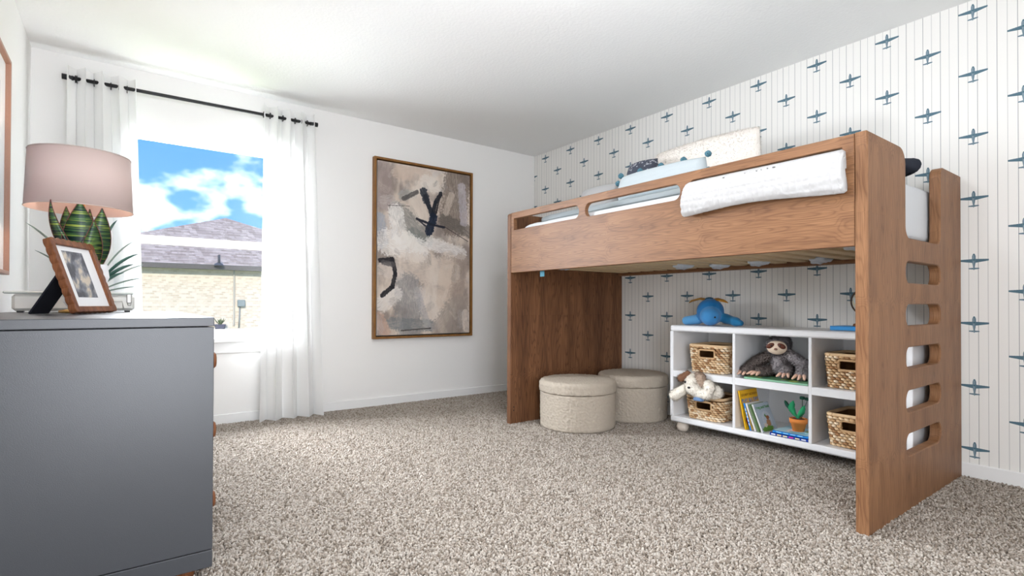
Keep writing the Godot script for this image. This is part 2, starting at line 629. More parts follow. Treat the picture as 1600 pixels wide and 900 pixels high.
	for i in todo.size():
		var s = todo[i]
		stroke(im, V.call(s[0]), s[1], s[2], s[3], 0.45, i)
	var r2 := RandomNumberGenerator.new()
	r2.seed = 5
	var pal := [c8(228, 220, 210), c8(206, 190, 176), c8(150, 142, 136), c8(120, 114, 108), c8(216, 200, 184), c8(186, 184, 188), c8(92, 86, 84), c8(232, 226, 218)]
	for i in 130:
		var a := Vector2(r2.randf(), r2.randf())
		var t := r2.randfn() * 0.7 + (PI / 2 if i % 3 else 0.0)
		stroke(im, [a, a + Vector2(cos(t), sin(t) * 0.7) * r2.randf_range(0.03, 0.12)], r2.randf_range(0.02, 0.09), pal[r2.randi() % 6], r2.randf_range(0.15, 0.4), 0.9, i)
	for i in range(todo.size() - 13, todo.size()):
		var s = todo[i]
		stroke(im, V.call(s[0]), s[1], s[2], s[3], 0.3, i)
	return im

func clouds_image() -> Image:
	var n := FastNoiseLite.new()
	n.seed = 11
	n.frequency = 4.2
	n.fractal_octaves = 5
	var density := func(u: float, v: float) -> float:
		var az := u * TAU
		var el := (0.5 - v) * PI
		if el < -0.02: return 0.0
		var d := Vector3(sin(az) * cos(el), sin(el) * 1.7, -cos(az) * cos(el))
		var c := n.get_noise_3dv(d) * 1.5 + 0.5 * n.get_noise_3dv(d * 3.7 + Vector3(5, 1, 2))
		var da := rad_to_deg(wrapf(az, -PI, PI))
		var de := rad_to_deg(el)
		c += 0.75 * exp(-pow((da - 8.3) / 3.4, 2) - pow((de - 11.3) / 2.2, 2)) + 0.8 * exp(-pow((da - 1.0) / 2.4, 2) - pow((de - 8.3) / 1.9, 2))
		c -= 0.55 * exp(-pow((da - 3.0) / 3.0, 2) - pow((de - 14.5) / 2.6, 2)) + 0.35 * exp(-pow((da - 8.0) / 3.0, 2) - pow((de - 7.0) / 1.2, 2))
		return smoothstep(0.02, 0.55, c)
	var low := Image.create(512, 256, false, Image.FORMAT_RGBA8)
	for y in 256:
		for x in 512:
			low.set_pixel(x, y, Color(1, 1, 1, density.call((x + 0.5) / 512, (y + 0.5) / 256)))
	low.resize(4096, 2048, Image.INTERPOLATE_CUBIC)
	for y in range(720, 1030):
		for i in range(-130, 320):
			var x := posmod(i, 4096)
			low.set_pixel(x, y, Color(1, 1, 1, density.call((i + 0.5) / 4096.0, (y + 0.5) / 2048.0)))
	return low

func make_materials() -> void:
	M.paint = mat(c8(241, 240, 237), 0.85, 0.0, 0.3)
	M.ceiling = bumps(mat(c8(246, 246, 244), 0.95, 0.0, 0.2), 0.05, 0.15, 3.0, 5)
	M.trim = mat(c8(240, 240, 238), 0.45)
	M.vinyl = mat(c8(243, 243, 241), 0.35)
	M.paper = mat(Color.WHITE, 0.8, 0.0, 0.3)
	M.paper.albedo_texture = ImageTexture.create_from_image(wallpaper_image())
	M.carpet = mat(c8(138, 128, 116), 1.0, 0.0, 0.1)
	M.tuft = tinted(1.0)
	var oak := wood_image(c8(148, 107, 74), c8(102, 68, 44), 7)
	M.oak_up = wood(oak, 0.62)
	var across := oak.duplicate()
	across.rotate_90(CLOCKWISE)
	M.oak_along = wood(across, 0.62)
	M.shaded_oak = wood(wood_image(c8(136, 94, 63), c8(70, 43, 27), 15), 0.8)  # bolder grain; the far panel's shade is painted in as darker brown
	M.pale_wood = mat(c8(214, 190, 150), 0.7)
	M.dark_metal = mat(c8(58, 58, 60), 0.4, 0.7)
	M.curtain = mat(c8(244, 244, 242), 0.9, 0.0, 0.2)
	M.curtain.backlight_enabled = true
	M.curtain.backlight = Color(0.55, 0.55, 0.55)
	M.curtain.cull_mode = BaseMaterial3D.CULL_DISABLED
	M.dresser = bumps(mat(c8(66, 68, 72), 0.32), 0.2, 0.06, 6.0, 8)
	M.walnut = wood(wood_image(c8(140, 88, 54), c8(84, 48, 28), 21), 0.25)
	M.white_shelf = mat(c8(238, 239, 240), 0.35)
	M.glass = mat(Color(1, 1, 1, 0.012), 0.02)
	M.glass.specular_mode = BaseMaterial3D.SPECULAR_DISABLED
	M.glass.transparency = BaseMaterial3D.TRANSPARENCY_ALPHA
	M.boucle = bumps(mat(c8(186, 175, 160), 1.0, 0.0, 0.15), 0.09, 1.0, 9.0, 4)
	M.linen = bumps(mat(c8(214, 216, 218), 0.95, 0.0, 0.2), 0.12, 0.5, 14.0, 9)
	M.blue_linen = bumps(mat(c8(190, 199, 202), 0.95, 0.0, 0.2), 0.12, 0.5, 14.0, 10)
	M.white_cloth = bumps(mat(c8(192, 191, 190), 0.95, 0.0, 0.2), 0.1, 0.5, 10.0, 12)
	M.dark_cloth = mat(c8(52, 56, 66), 0.95, 0.0, 0.2)
	M.fibre = tinted(0.8)
	M.plush = tinted(0.95)
	M.hair = tinted(1.0)
	M.hair.backlight_enabled = true
	M.hair.backlight = Color(0.5, 0.5, 0.5)
	M.hair.cull_mode = BaseMaterial3D.CULL_DISABLED
	M.black = mat(c8(22, 22, 24), 0.4)

# ---------------------------------------------------------------- the room
func build_room() -> void:
	fixed("floor", box(Vector3(LEFT - 0.15, -0.12, BACK - 0.15), Vector3(RIGHT + 0.15, 0.0, FRONT + 0.15), 0.001), M.carpet)
	fixed("ceiling", box(Vector3(LEFT - 0.15, TOP, BACK - 0.15), Vector3(RIGHT + 0.15, TOP + 0.15, FRONT + 0.15), 0.001), M.ceiling)
	fixed("wall_left", box(Vector3(LEFT - 0.15, 0, BACK - 0.15), Vector3(LEFT, TOP, FRONT + 0.15), 0.001), M.paint)
	# front wall, behind the photographer, with an unseen opening added for the rear fill lamp
	fixed("wall_front", board(mb(), [PackedVector2Array([Vector2(LEFT, 0), Vector2(-0.38, 0), Vector2(-0.38, 2.06), Vector2(0.92, 2.06), Vector2(0.92, 0), Vector2(RIGHT, 0), Vector2(RIGHT, TOP), Vector2(LEFT, TOP)])], 0.15, Transform3D(Basis.IDENTITY, Vector3(0, 0, FRONT)), 0.001), M.paint)
	var hall_box := structure("added_hall_box")  # unseen box added behind the opening to keep the sun out
	for e in [[Vector3(-0.6, -0.12, FRONT + 0.15), Vector3(1.2, 0.0, FRONT + 1.4)], [Vector3(-0.6, TOP, FRONT + 0.15), Vector3(1.2, TOP + 0.15, FRONT + 1.4)], [Vector3(-0.75, -0.12, FRONT + 0.15), Vector3(-0.6, TOP + 0.15, FRONT + 1.4)], [Vector3(1.2, -0.12, FRONT + 0.15), Vector3(1.35, TOP + 0.15, FRONT + 1.4)], [Vector3(-0.75, -0.12, FRONT + 1.4), Vector3(1.35, TOP + 0.15, FRONT + 1.55)]]:
		wpart("added_hall_panel", box(e[0], e[1], 0.001), M.paint, hall_box)
	var wr := structure("wall_right")
	wpart("plaster", box(Vector3(RIGHT + 0.002, 0, BACK - 0.15), Vector3(RIGHT + 0.15, TOP, FRONT + 0.15), 0.001), M.paint, wr)
	var uv := func(y: float, z: float) -> Vector2: return Vector2((z + 0.842) / 0.3765, (2.545 - y) / 0.32)
	var a: Vector2 = uv.call(TOP, BACK)
	var b: Vector2 = uv.call(0.0, FRONT)
	wpart("wallpaper", print_quad(Vector3(RIGHT, TOP, BACK), Vector3(RIGHT, TOP, FRONT), Vector3(RIGHT, 0, FRONT), Vector3(RIGHT, 0, BACK), a.x, a.y, b.x, b.y), M.paper, wr)
	# back wall with the window's opening
	var st := mb()
	board(st, [rrect(LEFT, 0, RIGHT, TOP, 0.0), rrect(-0.04, 0.62, 1.0, 2.085, 0.0)], 0.15, Transform3D(Basis.IDENTITY, Vector3(0, 0, BACK - 0.15)), 0.001)
	fixed("wall_back", st, M.paint)
	fixed("baseboard_back", box(Vector3(LEFT, 0, BACK), Vector3(RIGHT, 0.078, BACK + 0.014), 0.004), M.trim)
	fixed("baseboard_right", box(Vector3(RIGHT - 0.014, 0, BACK + 0.014), Vector3(RIGHT, 0.078, FRONT), 0.004), M.trim)
	fixed("baseboard_left", box(Vector3(LEFT, 0, BACK + 0.014), Vector3(LEFT + 0.014, 0.078, FRONT), 0.004), M.trim)
	# the window: frame, two sashes, two panes, sill
	var w := structure("window_1", Vector3(0.45, 0.62, BACK))
	var z0 := BACK - 0.13
	st = mb()
	board(st, [rrect(-0.04, 0.62, 1.0, 2.085, 0.0), rrect(0.0, 0.66, 0.96, 2.036, 0.0)], 0.07, Transform3D(Basis.IDENTITY, Vector3(0, 0, z0)), 0.003)
	wpart("window_frame", st, M.vinyl, w)
	for s in [[0.66, 1.35, 0.03, "lower"], [1.295, 2.036, 0.005, "upper"]]:
		st = mb()
		board(st, [rrect(0.0, s[0], 0.96, s[1], 0.0), rrect(0.03, s[0] + 0.03, 0.93, s[1] - 0.05 if s[3] == "lower" else s[1] - 0.02, 0.0)], 0.025, Transform3D(Basis.IDENTITY, Vector3(0, 0, z0 + s[2])), 0.003)
		var sash := wpart("sash", st, M.vinyl, w)
		part("pane", box(Vector3(0.03, s[0] + 0.03, z0 + s[2] + 0.010), Vector3(0.93, s[1] - 0.02, z0 + s[2] + 0.014), 0.0005), M.glass, sash)
	wpart("window_sill", box(Vector3(-0.06, 0.598, BACK - 0.06), Vector3(1.02, 0.632, BACK + 0.045), 0.006), M.trim, w)
	wpart("apron", box(Vector3(-0.04, 0.52, BACK), Vector3(1.0, 0.598, BACK + 0.014), 0.003), M.trim, w)

func build_carpet() -> void:
	var st := mb(true)
	# one twisted tuft
	var pts := []
	var rr := []
	for i in 4:
		pts.append(Vector3(0.0022 * sin(i * 1.6), -0.004 + 0.0048 * i, 0.0022 * cos(i * 1.6)))
		rr.append([0.0042, 0.0055, 0.0048, 0.0022][i])
	tube(st, pts, rr, 5)
	var tuft := done(st)
	var gap := 0.0082
	var nx := int((RIGHT - LEFT) / gap)
	var nz := int((0.6 - BACK) / gap)
	var mm := MultiMesh.new()
	mm.transform_format = MultiMesh.TRANSFORM_3D
	mm.use_colors = true
	mm.mesh = tuft
	mm.instance_count = nx * nz
	var tones := [lin(188, 180, 170), lin(177, 168, 157), lin(164, 154, 143), lin(150, 139, 127), lin(130, 119, 107), lin(184, 175, 165)]
	var buf := PackedFloat32Array()
	buf.resize(nx * nz * 16)
	var at := 0
	for i in nx:
		for k in nz:
			var x := LEFT + (i + rng.randf()) * gap
			var z := BACK + (k + rng.randf()) * gap
			var b := Basis.from_euler(Vector3(rng.randfn() * 0.55, rng.randf() * TAU, rng.randfn() * 0.55)).scaled(Vector3.ONE * rng.randf_range(0.65, 1.05))
			var c: Color = tones[rng.randi() % tones.size()]
			var g := rng.randf_range(0.85, 1.1)
			for row in 3:
				buf[at] = b.x[row]; buf[at + 1] = b.y[row]; buf[at + 2] = b.z[row]
				buf[at + 3] = [x, 0.003, z][row]
				at += 4
			buf[at] = c.r * g; buf[at + 1] = c.g * g; buf[at + 2] = c.b * g; buf[at + 3] = 1.0
			at += 4
	mm.buffer = buf
	var o := MultiMeshInstance3D.new()
	o.name = "carpet_pile"
	o.multimesh = mm
	o.material_override = M.tuft
	add_child(o)
	tag(o, "speckled beige twisted carpet pile covering the whole bedroom floor", "carpet", "", "stuff")

func build_curtains() -> void:
	var rod := thing("curtain_rod", "dark metal curtain rod above the window", "curtain rod", Vector3(0.42, 2.275, BACK + 0.1))
	wpart("rod", tube(mb(true), [Vector3(-0.26, 2.272, BACK + 0.1), Vector3(1.16, 2.286, BACK + 0.1)], 0.0115, 12), M.dark_metal, rod)
	for e in [[-0.26, 2.2715, -1], [1.16, 2.2862, 1]]:
		var p := Vector3(e[0], e[1], BACK + 0.1)
		wpart("finial", lathe(mb(true), p, [Vector2(0, 0), Vector2(0.014, 0.0), Vector2(0.014, 0.008), Vector2(0.011, 0.012), Vector2(0.017, 0.018), Vector2(0.017, 0.055), Vector2(0.0, 0.056)], 16, Basis(Vector3(0, 0, 1), -PI / 2 * e[2])), M.dark_metal, rod)
	for x in [-0.2, 1.1]:
		wpart("bracket", tube(mb(true), [Vector3(x, 2.262, BACK + 0.1), Vector3(x, 2.25, BACK + 0.05), Vector3(x, 2.255, BACK + 0.001)], 0.007, 8), M.dark_metal, rod)
	for e in [[-0.285, 0.05, -0.30, 0.135, "white sheer curtain panel hanging beside the table lamp", 2.268], [0.825, 1.18, 0.80, 1.268, "white sheer curtain panel hanging beside the abstract painting", 2.283]]:
		var c := thing("curtain", e[4], "curtain", Vector3((e[0] + e[1]) / 2, 0.012, BACK + 0.1), "window curtains")
		var st := mb(true)
		var nt := 160
		var ny := 36
		var rows := []
		for j in ny + 1:
			var v := 1.0 * j / ny
			var y := lerpf(2.345 + (e[5] - 2.275), 0.012, v)
			var row := []
			for i in nt + 1:
				var t := 1.0 * i / nt
				var x := lerpf(lerpf(e[0], e[2], v), lerpf(e[1], e[3], v), t)
				var ph := t * 4.0 * TAU + PI * 0.5
				var amp := lerpf(0.04, 0.048, v)
				var z := BACK + 0.1 + amp * sin(ph + 0.35 * sin(v * 3.0 + t * 5.0)) + 0.006 * v * sin(t * 31.0 + v * 2.0)
				row.append(Vector3(x + 0.012 * sin(2 * ph) * (1.0 - 0.5 * v) + 0.006 * v * sin(t * 17.0), y + (0.004 * sin(ph) if j == 0 else 0.0), z))
			rows.append(row)
		for j in ny:
			for i in nt:
				quad(st, rows[j][i], rows[j][i + 1], rows[j + 1][i + 1], rows[j + 1][i], Vector3(0, 0, 1))
		wpart("cloth", st, M.curtain, c)
		for k in 8:
			var t := (k + 0.0) / 8.0 + 0.0
			var x := lerpf(e[0], e[1], t)
			if x < -0.25: x = -0.25
			var ring := mb(true)
			var pts := []
			for q in 17:
				pts.append(Vector3(x, e[5] + 0.021 * sin(TAU * q / 16), BACK + 0.1 + 0.021 * cos(TAU * q / 16)))
			tube(ring, pts, 0.0028, 6, Vector3(1, 0, 0))
			wpart("grommet", ring, M.dark_metal, c)

# ---------------------------------------------------------------- outdoors
func build_outdoors() -> void:
	var lawn := mat(c8(150, 176, 84), 1.0, 0.0, 0.1)
	var im := noise_image(256, 256, 0.06, 31, 4)
	var tex := Image.create(256, 256, false, Image.FORMAT_RGB8)
	for y in 256:
		for x in 256:
			tex.set_pixel(x, y, c8(128, 146, 92).lerp(c8(178, 188, 132), im.get_pixel(x, y).r))
	lawn.albedo_color = Color.WHITE
	lawn.albedo_texture = ImageTexture.create_from_image(tex)
	lawn.uv1_triplanar = true
	lawn.uv1_scale = Vector3.ONE * 0.5
	var g := part("ground", box(Vector3(-30, -0.5, -60), Vector3(40, -0.3, BACK - 0.16), 0.001), lawn, self)
	g.set_meta("kind", "structure")
	var brick := mat(Color.WHITE, 0.9, 0.0, 0.2)
	var bi := Image.create(256, 256, false, Image.FORMAT_RGB8)
	bi.fill(c8(222, 212, 200))
	for row in 16:
		for k in range(-1, 9):
			var t := rng.randf()
			bi.fill_rect(Rect2i(k * 32 + (16 if row % 2 else 0) + 1, row * 16 + 1, 30, 13), c8(232, 216, 192).lerp(c8(208, 188, 160), t * t))
	brick.albedo_texture = ImageTexture.create_from_image(bi)
	brick.uv1_triplanar = true
	brick.uv1_scale = Vector3.ONE * 0.8
	var shingle := mat(Color.WHITE, 0.95, 0.0, 0.2)
	var si := Image.create(256, 256, false, Image.FORMAT_RGB8)
	for row in 16:
		var x := 0
		while x < 256:
			var l := 8 + rng.randi() % 22
			var t := rng.randf()
			si.fill_rect(Rect2i(x, row * 16, l, 16), c8(214, 193, 174).lerp(c8(164, 143, 126), t))
			si.fill_rect(Rect2i(x, row * 16 + 13, l, 3), c8(128, 118, 114).lerp(c8(92, 84, 82), t))
			x += l
	shingle.albedo_texture = ImageTexture.create_from_image(si)
	shingle.uv1_triplanar = true
	shingle.uv1_scale = Vector3.ONE * 0.4
	var house := thing("neighbour_house", "tan brick neighbouring house with brown shingled hip roof seen through window", "house", Vector3(4, -0.3, -31))
	wpart("wall", box(Vector3(-3.2, -0.3, -37), Vector3(11.2, 2.5, -26), 0.02), brick, house)
	var roof := mb()
	var apex := Vector3(4.3, 5.4, -31.2)
	var e0 := Vector3(-3.6, 2.5, -25.6)
	var e1 := Vector3(11.7, 2.56, -25.6)
	var e2 := Vector3(11.7, 2.56, -38)
	var e3 := Vector3(-3.6, 2.5, -38)
	var d := Vector3(0, -0.12, 0)
	tri(roof, apex, e0, e1, Vector3(0, 1, 1))
	tri(roof, apex, e1, e2, Vector3(1, 1, 0))
	tri(roof, apex, e2, e3, Vector3(0, 1, -1))
	tri(roof, apex, e3, e0, Vector3(-1, 1, 0))
	quad(roof, e0 + d, e1 + d, e2 + d, e3 + d, Vector3.DOWN)
	wpart("roof", roof, shingle, house)
	wpart("fascia", box(Vector3(-3.65, 2.33, -25.66), Vector3(11.75, 2.54, -25.52), 0.01), mat(c8(92, 86, 80), 0.7), house)
	var pipe := mat(c8(70, 70, 74), 0.6)
	var vent := wpart("vent_pipe", tube(mb(true), [Vector3(3.25, 2.60, -25.35), Vector3(3.25, 2.95, -25.35)], 0.05, 8), pipe, house)
	part("flashing", lathe(mb(true), Vector3(3.25, 2.50, -25.4), [Vector2(0.2, 0), Vector2(0.16, 0.07), Vector2(0.05, 0.14)], 12), pipe, vent)
	wpart("downspout", box(Vector3(3.88, -0.1, -25.98), Vector3(3.95, 2.35, -25.92), 0.01), mat(c8(190, 180, 164), 0.6), house)
	wpart("meter_box", box(Vector3(4.05, 0.75, -25.98), Vector3(4.35, 1.05, -25.82), 0.02), mat(c8(132, 142, 140), 0.5), house)
	wpart("conduit", tube(mb(true), [Vector3(4.15, 0.76, -25.93), Vector3(4.12, -0.2, -25.93)], 0.03, 8), mat(c8(150, 150, 146), 0.5), house)
	var pl := thing("planter", "small dark planter on the lawn beside the tan brick wall", "planter", Vector3(3.3, -0.3, -25.3))
	part("pot", lathe(mb(true), Vector3.ZERO, [Vector2(0, 0), Vector2(0.16, 0), Vector2(0.22, 0.3), Vector2(0.19, 0.3), Vector2(0.18, 0.26), Vector2(0, 0.26)], 16), mat(c8(70, 68, 84), 0.7), pl)
	var sh := mb()
	for i in 26:
		var t := rng.randf() * TAU
		var o := Vector3(cos(t), 0, sin(t)) * rng.randf_range(0.05, 0.2)
		blade(sh, [Vector3(0, 0.24, 0), o + Vector3(0, 0.42, 0), o * 1.4 + Vector3(0, rng.randf_range(0.4, 0.6), 0)], [0.03, 0.05, 0.004], 0.006, Vector3(-o.z, 0, o.x).normalized())
	part("foliage", sh, mat(c8(86, 104, 58), 0.8), pl)

# ---------------------------------------------------------------- the loft bed and what lies on it
const BX := 2.271
const BN := -0.7955
const BF := -3.128
const BH := 1.549

func build_bed() -> void:
	var bed := thing("loft_bed", "brown oak loft bed with ladder slots in its end panel", "bed", Vector3(2.87, 0, -1.96))
	# the near end: a board with the entry notch and five ladder slots
	var out := PackedVector2Array([Vector2(BX, 0), Vector2(3.47, 0), Vector2(3.47, BH)])
	var arc := func(cx: float, cy: float, r: float, t0: float, t1: float) -> void:
		for i in 8:
			var t := deg_to_rad(lerpf(t0, t1, i / 7.0))
			out.append(Vector2(cx + r * cos(t), cy + r * sin(t)))
	arc.call(3.14 + 0.05, BH - 0.05, 0.05, 90, 180)
	arc.call(3.14 - 0.05, 1.172 + 0.05, 0.05, 360, 270)
	arc.call(2.675 + 0.05, 1.172 + 0.05, 0.05, 270, 180)
	arc.call(2.675 - 0.07, BH - 0.07, 0.07, 0, 90)
	out.append(Vector2(BX, BH))
	var loops := [out]
	for k in 5:
		loops.append(rrect(2.675, 0.978 - k * 0.1855, 3.137, 1.072 - k * 0.1855, 0.044, 7))
	wpart("ladder_panel", board(mb(), loops, 0.045, Transform3D(Basis.IDENTITY, Vector3(0, 0, BN - 0.045)), 0.004), M.oak_up, bed)
	var ep := wpart("end_panel", board(mb(), [rrect(BX, 0, 3.47, BH, [0.0, 0.0, 0.02, 0.02])], 0.045, Transform3D(Basis.IDENTITY, Vector3(0, 0, BF)), 0.004), M.shaded_oak, bed)
	ep.set_meta("label", "oak end panel with bold upright grain and its shade painted in darker brown")
	# the long front rail with its three openings
	var xf := Transform3D(Basis(Vector3(0, 0, 1), Vector3(0, 1, 0), Vector3(1, 0, 0)), Vector3(BX + 0.001, 0, 0))
	var zf := BF + 0.0465
	var zn := BN - 0.0465
	loops = [rrect(zf, 1.111, zn, BH - 0.001, 0.0), rrect(-3.05, 1.421, -2.374, 1.503, [0.0, 0.038, 0.038, 0.0], 7), rrect(-2.318, 1.418, -1.635, 1.501, 0.039, 7), rrect(-1.588, 1.416, -0.885, 1.503, [0.039, 0.0, 0.0, 0.039], 7)]
	wpart("front_rail", board(mb(), loops, 0.03, xf, 0.0025), M.oak_along, bed)
	var back := wpart("back_rail", box(Vector3(3.442, 1.127, zf), Vector3(3.47, 1.42, zn), 0.003), M.oak_along, bed)
	var dot := mat(c8(30, 24, 20), 0.6)
	for z in [-2.9, -2.45, -2.0, -1.62, -1.57, -1.15]:
		part("bolt", lathe(mb(true), Vector3(3.4415, 1.145, z), [Vector2(0, 0), Vector2(0.006, 0), Vector2(0.005, 0.003), Vector2(0, 0.003)], 10, Basis(Vector3(0, 0, 1), PI / 2)), dot, back)
	for y in [0.105, 0.13]:
		wpart("bolt", lathe(mb(true), Vector3(BX + 0.03, y, BF + 0.0445), [Vector2(0, 0), Vector2(0.005, 0), Vector2(0.004, 0.003), Vector2(0, 0.003)], 10, Basis(Vector3(1, 0, 0), PI / 2)), dot, bed)
	for x in [BX + 0.032, 3.412]:
		wpart("cleat", box(Vector3(x, 1.128, zf + 0.002), Vector3(x + 0.028, 1.15, zn - 0.002), 0.002), M.oak_along, bed)
	for k in 17:
		var z := lerpf(zf + 0.06, zn - 0.06, k / 16.0)
		wpart("slat", box(Vector3(BX + 0.034, 1.1505, z - 0.034), Vector3(3.438, 1.168, z + 0.034), 0.002), M.pale_wood, bed)
	wpart("care_tag", box(Vector3(2.305, 1.072, -2.79), Vector3(2.309, 1.128, -2.745), 0.001), mat(c8(40, 120, 140), 0.6), bed)

func build_bedding() -> void:
	var mt := thing("mattress", "pale grey mattress on the loft bed slats", "mattress", Vector3(2.87, 1.169, -1.96))
	wpart("body", soft(Vector3(2.872, 1.318, -1.962), Vector3(1.13, 0.296, 2.22), 0.16, 40, 0.006, 6.0), M.linen, mt)
	var clear := mat(c8(206, 214, 222), 0.3)
	for k in 7:   # the mattress bag bulging between the slats
		var z := [-2.75, -2.2, -2.02, -1.72, -1.4, -1.12, -0.95][k] as float
		var x := [2.5, 3.1, 3.25, 3.2, 3.3, 3.28, 2.6][k] as float
		wpart("plastic_wrap", soft(Vector3(x, 1.150, z), Vector3(0.17, 0.034, 0.10), 0.8, 16, 0.02, 22.0), clear, mt)
	single("duvet", soft(Vector3(2.9, 1.499, -2.0), Vector3(0.98, 0.046, 2.05), 0.25, 40, 0.007, 5.0), M.blue_linen, "light blue duvet spread over the loft mattress", "duvet")
	# upright cushions; each stands on the duvet and leans back
	var lean := Basis(Vector3(0, 1, 0), -PI / 2) * Basis(Vector3(1, 0, 0), -0.2)
	var cream := cushion(Transform3D(lean, Vector3(2.98, 1.748, -1.99)), 0.80, 0.42, 0.15, 0.014, 40)
	var cm := done(cream)
	var fp := thing("fur_pillow", "long cream fur pillow standing on the loft bed", "pillow", Vector3(2.98, 1.50, -1.99))
	var furry := mat(c8(250, 243, 234), 1.0, 0.0, 0.1)
	var furhair := mat(c8(246, 239, 230), 1.0, 0.0, 0.1)
	furhair.backlight_enabled = true
	furhair.backlight = Color(0.6, 0.58, 0.55)
	furhair.cull_mode = BaseMaterial3D.CULL_DISABLED
	wpart("cover", cm, furry, fp)
	var hair := wpart("fur", fur(cm, 26000, 0.013, 0.0006, 0.05, 1.0), furhair, fp)
	hair.set_meta("kind", "stuff")
	var wp := single("pillow", cushion(Transform3D(lean, Vector3(2.92, 1.665, -2.83)), 0.40, 0.26, 0.14), M.white_cloth, "plain white pillow by the far end of the loft bed", "pillow")
	wp.name = "pillow"
	var dk := StandardMaterial3D.new()
	dk.roughness = 0.95
	var di := Image.create(128, 128, false, Image.FORMAT_RGB8)
	di.fill(c8(66, 70, 82))
	for i in 60:
		di.fill_rect(Rect2i(rng.randi() % 122, rng.randi() % 124, 6, 4), c8(214, 216, 220))
	dk.albedo_texture = ImageTexture.create_from_image(di)
	dk.uv1_triplanar = true
	dk.uv1_scale = Vector3.ONE * 4.5
	single("patterned_pillow", cushion(Transform3D(lean, Vector3(2.80, 1.70, -2.325)), 0.25, 0.33, 0.12), dk, "dark slate pillow with white flecks on the loft bed", "pillow")
	var pc := thing("pompom_cushion", "light blue cushion edged with teal pompoms on the loft bed", "pillow", Vector3(2.6, 1.50, -2.02))
	var pf := Transform3D(lean, Vector3(2.6, 1.628, -2.02))
	wpart("cover", cushion(pf, 0.66, 0.185, 0.12), M.blue_linen, pc)
	var teal := tinted(1.0)
	for k in 8:
		var at := Vector3(-0.32 + 0.16 * k, 0.10, 0.0) if k < 5 else Vector3(-0.335 if k < 7 else 0.335, 0.05 - 0.08 * (k - 5) if k < 7 else 0.0, 0)
		var ball := skin([[pf * at, pf * (at + Vector3(0.001, 0, 0)), 0.019, 0.019, lin(84, 122, 136)]], 0.006, 0.01, 0.006, 60.0)
		wpart("pompom", ball, teal, pc)
	# folded throw in the ladder end of the bed
	single("throw_blanket", soft(Vector3(3.08, 1.572, -0.97), Vector3(0.36, 0.07, 0.16), 0.5, 20, 0.03, 9.0), M.dark_cloth, "dark folded throw at the ladder end of the loft bed", "blanket")
	# the quilt pushed through the rail's last opening and hanging over it
	var q := thing("quilt", "white waffle quilt hanging over the loft bed rail", "quilt", Vector3(2.24, 1.31, -1.24))
	var st := mb(true)
	var nz := 240
	var sec := [Vector2(2.33, 1.43), Vector2(2.325, 1.488), Vector2(2.296, 1.495), Vector2(2.262, 1.492), Vector2(2.232, 1.478), Vector2(2.214, 1.45), Vector2(2.206, 1.41), Vector2(2.207, 1.37), Vector2(2.216, 1.335), Vector2(2.234, 1.318), Vector2(2.252, 1.322), Vector2(2.262, 1.345), Vector2(2.264, 1.38), Vector2(2.2645, 1.405), Vector2(2.275, 1.424), Vector2(2.305, 1.428)]
	var curve := Curve2D.new()
	for p in sec: curve.add_point(p)
	var ns := 90
	var noise := FastNoiseLite.new()
	noise.frequency = 7.0
	var rows := []
	for i in nz + 1:
		var t := 1.0 * i / nz
		var z := lerpf(-1.578, -0.872, t)
		var row := []
		for j in ns:
			var p := curve.sample_baked(curve.get_baked_length() * j / (ns - 1.0))
			var hang := clampf((1.48 - p.y) / 0.16, 0, 1) if p.x < 2.262 else 0.0
			var zz := z + hang * lerpf(-0.014, 0.014, t)
			p.y -= hang * (0.012 * sin(t * 5.0 + 2.4) - 0.006)
			p.x += hang * 0.004 * noise.get_noise_2d(z * 2, p.y * 2)
			if p.x < 2.25:
				var wf := 0.0055 * (pow(absf(sin(z * PI / 0.026)), 0.6) * pow(absf(sin((p.y + p.x) * PI / 0.026)), 0.6) - 0.5)
				p.x -= wf + 0.004 * noise.get_noise_2d(z * 3.0, p.y * 3.0)
			var edge := minf(t, 1 - t) * nz
			if edge < 3: p = p.lerp(Vector2(2.25, 1.40), (3 - edge) * 0.03)
			row.append(Vector3(p.x, p.y, zz))
		rows.append(row)
	var mid := Vector3(2.25, 1.4, 0)
	for i in nz:
		for j in ns:
			var k := (j + 1) % ns
			var m: Vector3 = rows[i][j] - mid
			m.z = 0
			quad(st, rows[i][j], rows[i][k], rows[i + 1][k], rows[i + 1][j], m)
	for e in [0, nz]:
		var c := Vector3.ZERO
		for p in rows[e]: c += p / ns
		for j in ns:
			tri(st, rows[e][j], rows[e][(j + 1) % ns], c, Vector3(0, 0, -1 if e == 0 else 1))
	wpart("cloth", st, M.white_cloth, q)
	for k in 2:   # folded layers at the open end
		var pts := []
		for j in 14:
			var p := curve.sample_baked(curve.get_baked_length() * (0.28 + 0.42 * j / 13.0))
			p = Vector2(2.245, 1.405).lerp(p, 0.86 - 0.24 * k)
			pts.append(Vector3(p.x, p.y, -0.868))
		wpart("fold", tube(mb(true), pts, 0.006, 8, Vector3(0, 0, 1)), M.white_cloth, q)

